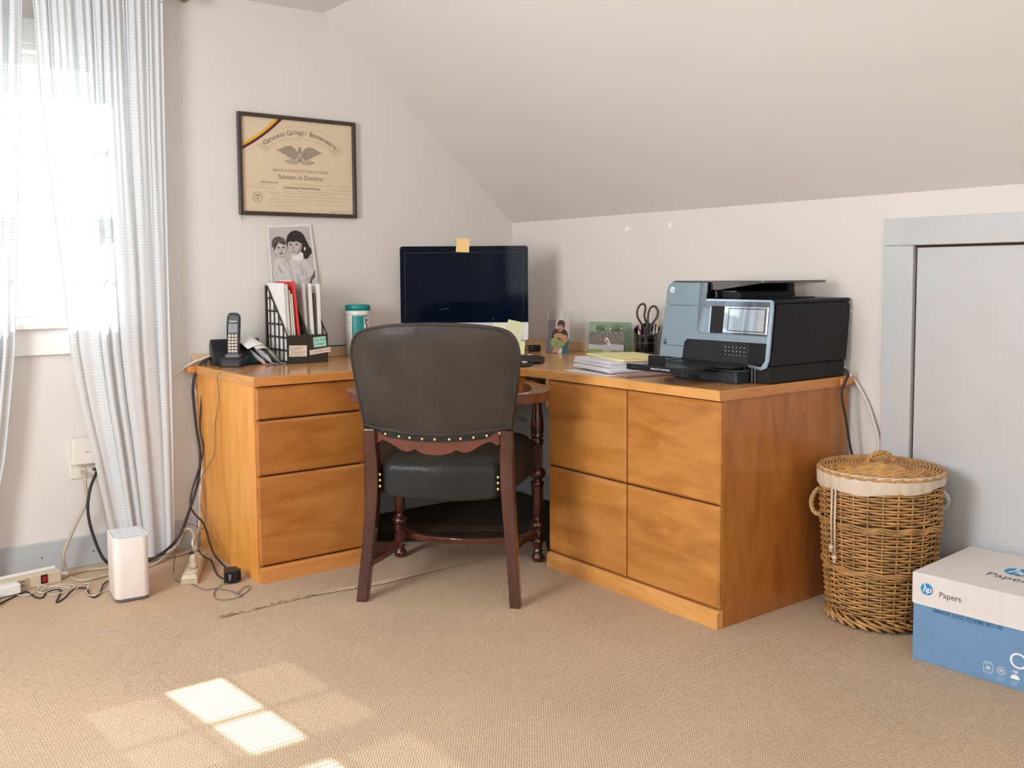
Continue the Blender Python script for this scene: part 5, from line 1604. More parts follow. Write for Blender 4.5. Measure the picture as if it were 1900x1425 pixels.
# ================================================================== FILE HOLDERS AND CONTENTS
def holder(x0, x1, label, seed):
    th = thing('magazine_holder', label, 'file holder', ((x0 + x1) / 2, -.13, DT), group=None)
    y0, y1, zb, zf, zt, yc = -.245, -.020, DT + .001, DT + .119, DT + .325, -.045
    e = .003
    b = MB(); b.box((x0, y0, zb), (x1, y0 + e, zf), 'holder'); fp_ = b.build('front_panel', parent=th)
    b = MB(); b.box((x0, y1 - e, zb), (x1, y1, zt), 'holder'); b.build('back_panel', parent=th)
    b = MB(); b.box((x0, y0 + e, zb), (x1, y1 - e, zb + e), 'holder'); b.build('bottom_panel', parent=th)
    for xs in (x0, x1 - e):
        b = MB()
        def q(pts): b.prism(pts, xs, xs + e, 0, 'holder')
        t = .0085
        q([(y0 + e, zb + e), (y1 - e, zb + e), (y1 - e, zb + e + t), (y0 + e, zb + e + t)])
        q([(y1 - e - t, zb + e), (y1 - e, zb + e), (y1 - e, zt), (y1 - e - t, zt)])
        q([(y0 + e, zb + e), (y0 + e + t, zb + e), (y0 + e + t, zf), (y0 + e, zf)])
        q([(yc, zt - t), (y1 - e, zt - t), (y1 - e, zt), (yc, zt)])
        q([(y0 + e, zf - t), (y0 + e, zf), (yc, zt), (yc + .004, zt - t * 1.2)])
        def ztop(y): return zf + (zt - zf) * (y - (y0 + e)) / (yc - (y0 + e)) if y < yc else zt
        def yleft(z): return y0 + e if z < zf else (y0 + e) + (yc - y0 - e) * (z - zf) / (zt - zf)
        for k in range(1, 5):
            y = y1 - e - (y1 - y0 - 2 * e) * k / 5
            q([(y - t / 2.4, zb + e), (y + t / 2.4, zb + e), (y + t / 2.4, ztop(y) - .004), (y - t / 2.4, ztop(y) - .004)])
        for k in range(1, 6):
            z = zb + (zt - zb) * k / 6
            yl = yleft(z)
            q([(yl + .003, z - t / 2.2), (y1 - e, z - t / 2.2), (y1 - e, z + t / 2.2), (yl + .003, z + t / 2.2)])
        b.build('side_lattice', parent=th)
    return th, fp_
h1, f1 = holder(-1.354, -1.264, 'dark brown magazine holder on the left with one cream label', 1)
h2, f2 = holder(-1.262, -1.172, 'dark brown magazine holder on the right with a teal note on it', 2)
def tag_(parent, name, label, x0, x1, z0, z1, key, roll, lines, pr=-.0004):
    cx_, cz_ = (x0 + x1) / 2, (z0 + z1) / 2
    b = MB(); T_ = Matrix.Translation((cx_, -.2455 + pr, cz_)) @ Matrix.Rotation(roll, 4, 'Y')
    w, h = (x1 - x0) / 2, (z1 - z0) / 2
    b.box((-w, -.0006, -h), (w, 0, h), key, T_)
    o = b.build(name, parent=parent, label=label)
    b = MB()
    for k, s_ in enumerate(lines):
        z = h * .75 - (2 * h * .8) * (k + .5) / max(1, len(lines)) + .001
        b.text(s_, h * 1.2 / len(lines) + .0015, 'ink', T_ @ basis((-w * .88, -.0009, z), (1, 0, 0), (0, 0, 1)), align='LEFT')
    b.build('lettering', parent=o)
tag_(f1, 'label', None, -1.349, -1.270, .790, .836, 'label_cream', R(2), ['Mortgage Deeds', 'Passport Info', 'Warranties and bills', 'Insurance papers'])
tag_(f2, 'label', None, -1.258, -1.160, .798, .818, 'label_cream', R(-6), ['To be filed and paid'])
tag_(f2, 'note', 'teal paper note', -1.240, -1.182, .826, .868, 'note_teal', R(-4), ['Tax 2018', 'receipts'], pr=-.0012)
def sheetbox(name, label, cat, xt, xb, th_, y0, y1, z1, key, z0=.766, y0b=None, lines=None, group=None):
    y0b = y0 if y0b is None else y0b
    b = MB()
    b.hexa([(xb, y0b, z0), (xb + th_, y0b, z0), (xb + th_, y1, z0), (xb, y1, z0), (xt, y0, z1), (xt + th_, y0, z1), (xt + th_, y1, z1), (xt, y1, z1)], key)
    return b.build(name, label=label, cat=cat, bevel=.0006, origin=(xb, y0b, z0), group=group)
sheetbox('paper_pad', 'thick white paper pad standing at the front of the left magazine holder', 'papers', -1.349, -1.346, .010, -.190, -.035, 1.095, 'paper', y0b=-.215)
sheetbox('envelope', 'grey-white sleeve edge right behind the thick white pad', 'papers', -1.336, -1.333, .007, -.200, -.03, 1.090, 'paper_grey', y0b=-.225)
sheetbox('booklet', 'thin cream booklet between the white pad and the red folder', 'booklet', -1.322, -1.318, .005, -.195, -.03, 1.066, 'paper_cream', y0b=-.226)
sheetbox('booklet', 'shortest grey booklet leaning against the red folder', 'booklet', -1.314, -1.310, .006, -.200, -.03, 1.050, 'paper_grey', y0b=-.229)
sheetbox('folder', 'bright red cardboard folder sticking out of the left magazine holder', 'folder', -1.305, -1.288, .006, -.205, -.025, 1.102, 'red', y0b=-.232)
sheetbox('folded_letter', 'loose white sheets poking up just behind the red folder', 'papers', -1.292, -1.279, .003, -.150, -.03, 1.106, 'paper', y0b=-.20)
nl = sheetbox('newsletter', 'printed newsletter with a column of text in the right magazine holder', 'papers', -1.256, -1.248, .003, -.205, -.03, 1.094, 'paper_grey', y0b=-.215)
b = MB()
Tn = basis((-1.2565, -.19, 1.05), (0, -1, -.045), (-.025, 0, 1))
for k in range(16):
    b.flat([(-.125, .012 - k * .0095), (-.020 + .008 * math.sin(k * 2.2), .012 - k * .0095), (-.020 + .008 * math.sin(k * 2.2), .015 - k * .0095), (-.125, .015 - k * .0095)], 'ink_light', Tn)
b.text('SUIT', .022, 'ink_soft', Tn @ Matrix.Translation((-.100, .030, 0)), off=.0003)
b.flat([(-.035, -.172), (-.002, -.172), (-.002, -.165), (-.028, -.165), (-.028, -.140), (-.035, -.140)], 'ink_dark', Tn)
b.build('printed_text', parent=nl, fix=False)
sheetbox('folder', 'white folder edge in the middle of the right magazine holder', 'folder', -1.235, -1.228, .011, -.205, -.03, 1.092, 'paper', y0b=-.220)
sheetbox('card', 'dark brown card standing in the right magazine holder', 'card', -1.214, -1.212, .006, -.200, -.03, 1.052, 'brown_card', y0b=-.205)
sheetbox('folder', 'tall white folder at the right end of the right magazine holder', 'folder', -1.197, -1.195, .012, -.205, -.03, 1.090, 'paper', y0b=-.210)

# mail heap between the phone and the holders
mail_labels = ['pinkish envelope lowest in the slumped mail heap beside the phone', 'lavender-grey letter in the middle of the slumped mail heap', 'long cream letter arching over the mail heap toward the file holder', 'white letter on top of the mail heap beside the phone']
for k, (key, pts, y0, y1) in enumerate((('paper_pink', [(-1.475, .835), (-1.460, .800), (-1.430, .775), (-1.395, .763)], -.235, -.09),
                                  ('paper_lav', [(-1.490, .868), (-1.462, .850), (-1.435, .800), (-1.380, .7645)], -.240, -.10),
                                  ('paper_cream', [(-1.500, .882), (-1.450, .872), (-1.410, .815), (-1.362, .7655)], -.225, -.08),
                                  ('paper', [(-1.530, .884), (-1.470, .888), (-1.425, .850), (-1.395, .800)], -.205, -.07))):
    sp = spline([(p[0], 0, p[1]) for p in pts], 6)
    n = len(sp)
    def fn(u, v, sp=sp, n=n, y0=y0, y1=y1):
        f = u * (n - 1); i = min(int(f), n - 2); p = sp[i].lerp(sp[i + 1], f - i)
        return (p.x + .02 * (1 - v), y0 + (y1 - y0) * v, max(DT + .0012, p.z - .055 * (1 - v) * (1 - .5 * u)))
    b = MB(); b.grid(fn, 18, 3, key)
    vs2 = [Vector(v) + Vector((.0012, 0, .0022)) for v in b.v]; nv = len(b.v)
    b.add([tuple(v) for v in vs2], [tuple(i for i in f[::-1]) for f in list(b.f)], key, smooth=True)
    b.build('envelope', label=mail_labels[k], cat='mail', origin=(pts[0][0], y0, pts[0][1]), fix=False)

# phone base, charging cradle, handset
PB = thing('answering_machine', 'black telephone base unit standing behind the cordless handset', 'phone', (-1.515, -.085, DT), R(-9))
b = MB(); b.prism([(-.045, .0005), (.040, .0005), (.040, .080), (.022, .104), (.008, .106), (-.030, .060)], -.100, .100, 0, 'black'); hb = b.build('body', parent=PB, local=True, bevel=.006, bseg=3)
b = MB(); b.hexa([(.030, -.047, .004), (.094, -.047, .004), (.094, -.040, .004), (.030, -.040, .004), (.030, -.043, .046), (.094, -.043, .046), (.094, -.034, .046), (.030, -.034, .046)], 'teal_dark'); b.build('display_window', parent=PB, local=True, bevel=.002)
b = MB(); b.box((.034, -.0415, .050), (.070, -.0385, .0525), 'grey'); b.build('speaker_slot', parent=PB, local=True)
CRD = thing('charging_cradle', 'black charging cradle on the desk corner holding the cordless handset', 'phone', (-1.556, -.170, DT), R(-34))
b = MB()
cr_ol = rrect(-.052, -.055, .052, .045, .020, 5)
vs = []
for (z, k) in ((.0005, .92), (.004, 1.0), (.020, 1.0), (.030, .93), (.034, .80)):
    for (x, y) in cr_ol:
        vs.append((x * k, y * k, z + (.016 * (y + .055) / .1 if z > .015 else 0)))
n = len(cr_ol); fs = []
for i in range(4):
    for k in range(n):
        fs.append((i * n + k, i * n + (k + 1) % n, (i + 1) * n + (k + 1) % n, (i + 1) * n + k))
fs.append(tuple(range(n))[::-1]); fs.append(tuple(range(4 * n, 5 * n)))
b.add(vs, fs, 'black', smooth=False); b.build('cradle_body', parent=CRD, local=True, bevel=.001)
b = MB(); b.prism(rrect(-.031, -.026, .031, .020, .010, 4), .038, .050, 2, 'grey'); b.prism(rrect(-.027, -.022, .027, .016, .008, 4), .0503, .0512, 2, 'black_gloss'); b.build('charging_well', parent=CRD, local=True)
HS = thing('cordless_handset', 'black cordless phone handset with cream keys leaning back in its cradle', 'phone', (-1.556, -.170, DT + .040), R(-34))
HM = Matrix.Rotation(R(-9), 4, 'X')
b = MB()
prof_h = [(-.0235, 0), (-.0245, .05), (-.0260, .12), (-.0255, .160), (-.021, .172), (-.012, .177), (.012, .177), (.021, .172), (.0255, .160), (.0260, .12), (.0245, .05), (.0235, 0)]
vs = []
for y, sc in ((-.014, .94), (-.011, 1.0), (.008, 1.0), (.014, .9)):
    for (x, z) in prof_h: vs.append(HM @ Vector((x * sc, y - .006 * math.sin(z / .177 * PI), z if sc == 1 else .088 + (z - .088) * (.975 if sc > .92 else .96))))
n = len(prof_h); fs = []
for i in range(3):
    for k in range(n):
        fs.append((i * n + k, i * n + (k + 1) % n, (i + 1) * n + (k + 1) % n, (i + 1) * n + k))
fs.append(tuple(range(n))[::-1]); fs.append(tuple(range(3 * n, 4 * n)))
b.add(vs, fs, 'black'); b.build('handset_body', parent=HS, local=True, bevel=.002)
def hy(z): return -.0155 - .006 * math.sin(z / .177 * PI)
b = MB(); b.hexa([HM @ Vector(p) for p in ((-.0185, hy(.095), .095), (.0185, hy(.095), .095), (.0185, hy(.095) + .004, .095), (-.0185, hy(.095) + .004, .095), (-.0185, hy(.130), .130), (.0185, hy(.13), .130), (.0185, hy(.13) + .004, .130), (-.0185, hy(.13) + .004, .130))], 'lcd'); b.build('display', parent=HS, local=True)
b = MB(); b.text('Panasonic', .0075, 'white_ink', HM @ basis((0, hy(.142) - .0004, .1415), (1, 0, 0), (0, .12, 1)), off=.0002); b.build('lettering', parent=HS, local=True)
b = MB(); b.hexa([HM @ Vector(p) for p in ((-.008, hy(.163) + .0015, .160), (.008, hy(.163) + .0015, .160), (.008, 0, .160), (-.008, 0, .160), (-.008, hy(.165) + .003, .163), (.008, hy(.165) + .003, .163), (.008, 0, .163), (-.008, 0, .163))], 'grey'); b.build('earpiece_slot', parent=HS, local=True)
for r_ in range(6):
    for c_ in range(3):
        z = .082 - r_ * .0125; x = (c_ - 1) * .0125
        kw, kh = (.0048, .0038) if r_ > 0 else (.0042, .0048)
        b = MB(); y = hy(z)
        b.hexa([HM @ Vector(p) for p in ((x - kw, y - .0012, z - kh), (x + kw, y - .0012, z - kh), (x + kw, y + .003, z - kh), (x - kw, y + .003, z - kh), (x - kw, y - .0012, z + kh), (x + kw, y - .0012, z + kh), (x + kw, y + .003, z + kh), (x - kw, y + .003, z + kh))], 'key_cream')
        b.build('key', parent=HS, local=True)

# wipes canister
TU = thing('wipes_canister', 'white and teal wipes canister standing by the left wall behind the chair', 'canister', (-.945, -.090, DT), R(0))
b = MB(); b.lathe([(.052, .001), (.0545, .004), (.0545, .195), (.052, .200)], 36, 'white_plastic'); b.build('container', parent=TU, local=True)
b = MB(); b.lathe([(.0555, .188), (.057, .192), (.057, .206), (.0555, .208)], 36, 'white_plastic'); b.build('rim', parent=TU, local=True)
b = MB(); b.lathe([(.0565, .2085), (.0565, .226), (.054, .233), (.040, .235), (.010, .236)], 36, 'teal'); b.build('lid', parent=TU, local=True)
b = MB()
def wrap(a0, a1, z0, z1, key, r_=.0549):
    b.grid(lambda u, v: (r_ * math.cos(R(a0 + (a1 - a0) * u)), r_ * math.sin(R(a0 + (a1 - a0) * u)), z0 + (z1 - z0) * v), 12, 1, key)
wrap(212, 292, .030, .186, 'teal'); wrap(170, 330, .010, .014, 'blue_ink'); wrap(170, 330, .028, .030, 'blue_ink')
for k in range(14): wrap(176, 190 + (k * 7) % 14, .165 - k * .010, .167 - k * .010, 'ink_light', .0550)
for (a0, z0, z1) in ((276, .148, .176), (282, .126, .150), (274, .112, .128), (286, .160, .170)): wrap(a0, a0 + 7, z0, z1, 'ink_dark', .0552)
wrap(270, 292, .105, .180, 'white_plastic', .05505)
b.build('printed_label', parent=TU, local=True, fix=False)

# ================================================================== SMALL THINGS ON THE RIGHT OF THE DESK
def poly_slab(name, label, cat, pxs, z0, z1, key, bevel=.002):
    pts = [FL(u, v, z0) for u, v in pxs]
    b = MB(); b.prism([(p.x, p.y) for p in pts], z0, z1, 2, key)
    c = sum((p for p in pts), Vector()) / len(pts)
    return b.build(name, label=label, cat=cat, bevel=bevel, origin=(c.x, c.y, z0))
poly_slab('leather_pad', 'black leather pad on the desk, the rear one of two, below the sticky notes', 'pad', [(930, 660), (1004, 661), (1012, 664), (1008, 671), (1003, 673), (930, 671)], DT + .006, DT + .0095, 'black_matte')
poly_slab('leather_pad', 'black leather pad near the inner desk edge with a purple pen on it', 'pad', [(925, 671), (995, 672), (991, 676), (984, 680), (978, 681), (925, 682)], DT + .0005, DT + .005, 'black_matte')
def pen(label, p0, p1, r_, key, tip, name='pen'):
    p0, p1 = Vector(p0), Vector(p1)
    th = thing(name, label, 'pen', p0)
    d = (p1 - p0)
    b = MB(); b.tube([p0, p0 + d * .82], r_, 10, key); b.build('barrel', parent=th)
    b = MB(); b.tube([p0 + d * .82, p0 + d * .84, p1], [r_ * 1.1, r_ * 1.1, r_ * .7], 10, tip); b.build('cap', parent=th)
    return th
pen('purple marker with a white end lying on the front black pad', FL(925, 675, DT + .010), FL(978, 672, DT + .010), .0048, 'purple', 'white_ink', 'marker')
pen('pinkish pen with a pale end lying on the rear black pad', FL(938, 660, DT + .0135), FL(988, 658, DT + .0135), .0030, 'pink', 'paper_cream')
gd = thing('belt_clip_case', 'small black case with two slots lying in front of the computer stand', 'case', FL(985, 652, DT), R(-30))
b = MB(); b.box((-.012, -.012, .0005), (.046, .016, .030), 'black_matte'); b.build('case_body', parent=gd, local=True, bevel=.004)
b = MB()
for z in (.009, .021): b.box((-.004, -.0132, z), (.012, -.0124, z + .003), 'grey')
b.build('slot', parent=gd, local=True)
b = MB(); b.tube([(-.018, -.010, .004), (-.030, -.012, .010), (-.032, -.008, .022), (-.018, -.006, .027)], .003, 6, 'black'); b.build('strap', parent=gd, local=True)

# acrylic frame with the portrait print
def lerp2(a, c, t): return a + (c - a) * t
P0, P1 = Vector((-.198, -.514, DT)), Vector((-.163, -.629, DT))
dx = (P1 - P0).normalized(); nb_ = Vector((-dx.y, dx.x, 0))   # backwards
nb_ = nb_ if nb_.dot(AF) > 0 else -nb_
F1 = thing('photo_stand', 'clear acrylic stand with an upright photo of a boy in camouflage shorts', 'photo frame', (P0 + P1) / 2)
def f1(u, v, k=0):   # u 0..1 across, v metres up, leaning back
    p = P0.lerp(P1, u); return p + Vector((0, 0, v * .985)) + nb_ * (v * .14) - nb_ * k * .0003
b = MB(); b.hexa([f1(-.04, .0008), f1(1.04, .0008), f1(1.04, .0008) + nb_ * .003, f1(-.04, .0008) + nb_ * .003, f1(-.04, .200), f1(1.04, .200), f1(1.04, .200) + nb_ * .003, f1(-.04, .200) + nb_ * .003], 'acrylic'); b.build('front_pane', parent=F1)
b = MB(); b.hexa([f1(-.04, .0008) + nb_ * .004, f1(1.04, .0008) + nb_ * .004, f1(1.04, .0008) + nb_ * .075, f1(-.04, .0008) + nb_ * .075, f1(-.04, .004) + nb_ * .004, f1(1.04, .004) + nb_ * .004, f1(1.04, .004) + nb_ * .075, f1(-.04, .004) + nb_ * .075], 'acrylic'); b.build('foot_pane', parent=F1)
M['k_bg'] = mat('snap_dark_curtain', (0.12, 0.09, 0.10), 0.4); M['k_bg2'] = mat('snap_pale_wall', (0.48, 0.35, 0.34), 0.4); M['k_hair'] = mat('snap_hair', (0.035, 0.022, 0.015), 0.4)
M['k_skin'] = mat('snap_skin', (0.42, 0.20, 0.11), 0.4); M['k_shirt'] = mat('snap_shirt', (0.018, 0.016, 0.020), 0.4); M['k_camo'] = mat('snap_camouflage', (0.22, 0.24, 0.08), 0.4, var=0.8, vscale=140)
M['k_teal'] = mat('snap_teal', (0.03, 0.08, 0.09), 0.4); M['k_white'] = mat('snap_white', (0.55, 0.52, 0.50), 0.4)
b = MB()
def q1(pts, key, k, sm=3):
    if sm:
        q = spline([(p[0], p[1], 0) for p in pts + pts[:1]], sm)[:-1]; pts = [(p.x, p.y) for p in q]
    b.add([tuple(f1(p[0], p[1] * .156 + .0015, k)) for p in pts], [list(range(len(pts)))], key)
q1([(0, 0), (1, 0), (1, 1), (0, 1)], 'k_bg', 1, 0); q1([(.42, .45), (1, .45), (1, 1), (.42, 1)], 'k_bg2', 2, 0); q1([(.36, .3), (.46, .3), (.46, 1), (.36, 1)], 'k_white', 2, 0)
q1([(.70, 0), (1, 0), (1, .40), (.85, .36), (.72, .14)], 'k_teal', 3, 0); q1([(.45, .04), (.7, 0), (.72, .16), (.62, .22), (.5, .12)], 'k_white', 4)
q1([(.20, .42), (.22, .60), (.36, .72), (.58, .76), (.82, .70), (.94, .56), (.90, .40), (.70, .36), (.40, .34)], 'k_shirt', 5)
q1([(.44, .90), (.42, .78), (.50, .66), (.62, .64), (.72, .74), (.72, .88), (.58, .94)], 'k_skin', 6)
q1([(.42, .80), (.44, .92), (.58, .99), (.74, .94), (.78, .80), (.72, .76), (.66, .84), (.54, .84), (.46, .82)], 'k_hair', 7)
q1([(.30, .52), (.42, .60), (.60, .60), (.78, .56), (.84, .50), (.70, .44), (.52, .46), (.38, .42)], 'k_skin', 8)
q1([(.66, .44), (.82, .56), (.92, .50), (.94, .36), (.80, .30), (.68, .34)], 'k_skin', 9)
q1([(.18, .30), (.22, .42), (.40, .46), (.60, .40), (.84, .38), (.90, .32), (.72, .18), (.46, .12), (.24, .18)], 'k_camo', 10)
q1([(.28, .02), (.34, .12), (.50, .16), (.62, .10), (.52, .04), (.38, .01)], 'k_skin', 11); q1([(.50, .70), (.56, .68), (.62, .70), (.56, .73)], 'k_hair', 12)
b.build('photo', parent=F1, fix=False)

# thick glass frame with the bride print, a second print pane behind it
P2, P3 = Vector((-.171, -.772, DT)), Vector((-.100, -.932, DT))
dx2 = (P3 - P2).normalized(); nb2 = Vector((-dx2.y, dx2.x, 0)); nb2 = nb2 if nb2.dot(AF) > 0 else -nb2
F2 = thing('glass_photo_holder', 'thick green-edged glass frame with a landscape photo of a bride on a path', 'photo frame', (P2 + P3) / 2)
def f2_(u, v, k=0): return P2.lerp(P3, u) + Vector((0, 0, v)) + nb2 * v * .08 - nb2 * k * .0003
def slab2(u0, u1, v0, v1, d0, d1, key, name, par=F2):
    b = MB(); b.hexa([f2_(u0, v0) + nb2 * d0, f2_(u1, v0) + nb2 * d0, f2_(u1, v0) + nb2 * d1, f2_(u0, v0) + nb2 * d1, f2_(u0, v1) + nb2 * d0, f2_(u1, v1) + nb2 * d0, f2_(u1, v1) + nb2 * d1, f2_(u0, v1) + nb2 * d1], key)
    return b.build(name, parent=par)
slab2(-.01, 1.06, .0008, .152, .0, .004, 'acrylic_green', 'front_glass')
slab2(-.01, 1.10, .0008, .152, .022, .026, 'acrylic_green', 'rear_glass')
slab2(1.062, 1.072, .0008, .152, .0, .004, 'green_edge', 'glass_edge'); slab2(1.102, 1.112, .0008, .152, .022, .026, 'green_edge', 'glass_edge')
slab2(-.01, 1.10, .1525, .1535, .0, .004, 'green_edge', 'glass_edge')
for (u, v) in ((.18, .125), (.50, .125), (.62, .125), (.92, .125)):
    b = MB(); T_ = basis(tuple(f2_(u, v) - nb2 * .0005), tuple(dx2), (0, 0, 1)); b.prism(circle(0, 0, .0045, 12), -.028, .006, 2, 'chrome', T_); b.build('standoff', parent=F2)
M['b_trees'] = mat('snap_trees', (0.14, 0.11, 0.085), 0.4, var=0.5, vscale=90); M['b_grass'] = mat('snap_grass', (0.20, 0.27, 0.06), 0.4, var=0.2, vscale=90); M['b_path'] = mat('snap_path', (0.40, 0.32, 0.25), 0.4); M['b_mist'] = mat('snap_pale_ground', (0.42, 0.40, 0.42), 0.4)
b = MB()
def q2(pts, key, k, sm=0, off=0):
    if sm:
        q = spline([(p[0], p[1], 0) for p in pts + pts[:1]], sm)[:-1]; pts = [(p.x, p.y) for p in q]
    b.add([tuple(f2_(.02 + p[0] * .96, p[1] * .108 + .002, k) + nb2 * off) for p in pts], [list(range(len(pts)))], key)
q2([(0, 0), (1, 0), (1, 1), (0, 1)], 'b_trees', 1); q2([(0, .26), (1, .26), (1, .48), (.7, .52), (.3, .46), (0, .50)], 'b_mist', 2)
q2([(0, 0), (.40, 0), (.42, .30), (0, .28)], 'b_grass', 3); q2([(.66, 0), (1, 0), (1, .24), (.62, .28)], 'b_grass', 3); q2([(.34, 0), (.68, 0), (.62, .30), (.44, .32)], 'b_path', 4)
q2([(.46, .26), (.48, .48), (.47, .60), (.54, .62), (.56, .48), (.60, .26), (.52, .22)], 'b_mist', 5, 3); q2([(.455, .60), (.49, .76), (.55, .74), (.62, .52), (.58, .44), (.565, .64), (.50, .66)], 'p_wh', 6, 3)
q2([(.47, .60), (.50, .72), (.54, .66), (.52, .56)], 'k_skin', 7, 3); q2([(.46, .52), (.50, .60), (.50, .48)], 'k_hair', 7, 3)
b.build('photo', parent=F2, fix=False)
b = MB()
for (u0, u1) in ((.18, .48), (.60, .92)):
    q = [(u0, 1.02), (u1, 1.02), (u1, 1.24), ((u0 + u1) / 2, 1.30), (u0, 1.24)]
    b.add([tuple(f2_(.02 + p[0] * .96, p[1] * .108 + .002, 0) + nb2 * .014) for p in q], [list(range(5))], 'k_camo')
    q = [(u0 + .08, 1.02), (u1 - .05, 1.02), (u1 - .07, 1.14), (u0 + .12, 1.16)]
    b.add([tuple(f2_(.02 + p[0] * .96, p[1] * .108 + .002, 0) + nb2 * .0135) for p in q], [list(range(4))], 'k_teal')
b.build('rear_photo', parent=F2, fix=False)

# pen cup with scissors and pens
PC = Vector((-.100, -1.070, DT))
cup = thing('pen_cup', 'black mesh pen cup with slanted rim between the photo frame and printer', 'pen cup', PC)
def crim(a): return .128 + .024 * math.cos(a - math.atan2(.6, .8))
b = MB()
def cupf(r_, u, v):
    a = 2 * PI * u; return (r_ * math.cos(a), r_ * math.sin(a), .002 + (crim(a) - .002) * v)
b.grid(lambda u, v: cupf(.056, u, v), 40, 4, 'black_gloss'); b.grid(lambda u, v: cupf(.0535, u, v), 40, 4, 'black'); b.build('cup_wall', parent=cup, local=True, fix=False)
b = MB(); b.tube([cupf(.0548, k / 48, 1.0) for k in range(48)], .0022, 6, 'black_gloss', closed=True); b.build('rim', parent=cup, local=True)
for z in (.035, .075, .098):
    b = MB(); b.tube([(.0562 * math.cos(2 * PI * k / 40), .0562 * math.sin(2 * PI * k / 40), z) for k in range(40)], .0009, 4, 'grey', closed=True); b.build('ring', parent=cup, local=True)
b = MB(); b.prism(circle(0, 0, .0555, 36), .0005, .0022, 2, 'black'); b.build('bottom', parent=cup, local=True)
# scissors: plane facing the camera
sT = basis(tuple(PC + Vector((0.0, 0, 0))), tuple(AX), (0, 0, 1))
sc = thing('scissors', 'scissors with black loop handles standing handles up in the pen cup', 'scissors', PC + Vector((0, 0, .01)))
b = MB()
for sg, pts in ((-1, [(-.006, .122), (-.022, .150), (-.040, .180), (-.042, .210), (-.030, .232), (-.014, .236), (-.008, .218), (-.012, .186), (-.002, .150)]),
                (1, [(.004, .125), (.002, .160), (.004, .196), (.014, .222), (.032, .226), (.044, .206), (.040, .180), (.024, .158), (.012, .130)])):
    q = spline([(p[0], p[1], 0) for p in pts + pts[:1]], 5)[:-1]
    b2 = MB(); b2.tube([sT @ Vector((p.x, p.y, .003 * sg)) for p in q], .0046, 8, 'black_handle', closed=True); b2.build('handle_loop', parent=sc)
b = MB(); b.prism([(-.012, .085), (.012, .085), (.014, .125), (0, .150), (-.014, .125)], -.004, .004, 2, 'black_handle', sT); b.build('pivot_block', parent=sc, bevel=.002)
for sg in (-1, 1):
    b = MB(); b.prism([(-.002 + sg * .002, .012), (.004 * sg, .012), (.010 * sg, .088), (-.002 * sg, .088)], -.0012 * sg, .0012 * sg + .0004, 2, 'chrome', sT); b.build('blade', parent=sc)
for k, (u, w_, h, key, tip, lb) in enumerate(((-.036, -.010, .150, 'paper_cream', 'purple', 'cream pencil at the left rim of the pen cup'), (-.026, .012, .155, 'purple', 'paper_cream', 'purple pen left of the scissors in the pen cup'),
                                (.030, .012, .165, 'white_plastic', 'white_plastic', 'white pen right of the scissors in the pen cup'), (.043, .004, .172, 'paper_cream', 'note_tan', 'tallest cream pencil at the right rim of the pen cup'), (.018, .024, .150, 'chrome', 'grey', 'silver pen behind the scissors in the pen cup'), (-.010, .030, .142, 'grey', 'black', 'grey pen at the back of the pen cup'))):
    pen(lb, sT @ Vector((u * .6, .006, -w_ * .6)), sT @ Vector((u * 1.12, h, -w_)), .0042, key, tip)

# paper pile
def rot_rect(cx_, cy_, w, l, ang):
    c, s_ = math.cos(ang), math.sin(ang)
    return [(cx_ + c * a - s_ * d, cy_ + s_ * a + c * d) for a, d in ((-w / 2, -l / 2), (w / 2, -l / 2), (w / 2, l / 2), (-w / 2, l / 2))]
def pile(name, label, cat, cx_, cy_, w, l, ang, z0, z1, key, key2=None, extra=None):
    b = MB(); b.prism(rot_rect(cx_, cy_, w, l, ang), z0, z1, 2, key)
    return b.build(name, label=label, cat=cat, origin=(cx_, cy_, z0))
pile('paper_sheet', 'single white sheet lowest in the pile, its corner at the desk edge', 'paper', -.560, -1.325, .216, .279, R(-4), DT + .0004, DT + .0012, 'paper')
mv = pile('folder', 'mauve-brown folder under the white paper stack reaching toward the printer', 'folder', -.500, -1.410, .235, .300, R(-16), DT + .0016, DT + .0080, 'mauve')
rp = random.Random(3)
st = thing('paper_stack', 'uneven stack of white sheets under the yellow legal pad', 'papers', (-.50, -1.31, DT + .0085))
z = DT + .0085
for k in range(11):
    h = rp.uniform(.0016, .0040)
    low = k < 4
    b = MB(); b.prism(rot_rect((-.515 if low else -.482) + rp.uniform(-.004, .004), (-1.322 if low else -1.290) + rp.uniform(-.006, .006), .216, .279, R(-13) + rp.uniform(-.02, .02)), z, z + h, 2, 'paper_lav' if k % 3 else 'paper')
    b.build('sheet_bundle', parent=st); z += h + .0003
zt_ = z + .0005
pd = thing('legal_pad', 'yellow legal pad lying on top of the white paper stack', 'notepad', (-.46, -1.29, zt_))
rr4 = rot_rect(-.4395, -1.316, .216, .300, R(-14.5))
b = MB()
def padf(u, v, top=0):
    a_, d_ = Vector(rr4[0]), Vector(rr4[1]); e_, f_ = Vector(rr4[3]), Vector(rr4[2])
    p = a_.lerp(d_, u).lerp(e_.lerp(f_, u), v)
    sag = .0045 * math.sin(v * PI) * (1 - u) * .4
    return (p.x, p.y, zt_ + .0002 + top - sag + .004 * (v ** 3) * (1 - u))
b.grid(lambda u, v: padf(u, v, .0062), 8, 10, 'yellow_pad'); b.grid(lambda u, v: padf(u, 1 - v, 0.0), 8, 10, 'yellow_pad')
for f in (lambda s_: (s_, 0), lambda s_: (s_, 1), lambda s_: (0, s_), lambda s_: (1, s_)):
    b.grid(lambda u, v, f=f: (padf(*f(u), 0.0062 * v)), 10, 1, 'yellow_pad')
b.build('pad_sheets', parent=pd)
b = MB(); p, q = Vector(rr4[0]), Vector(rr4[1]); d = (q - p).normalized(); n2 = Vector((-d.y, d.x))
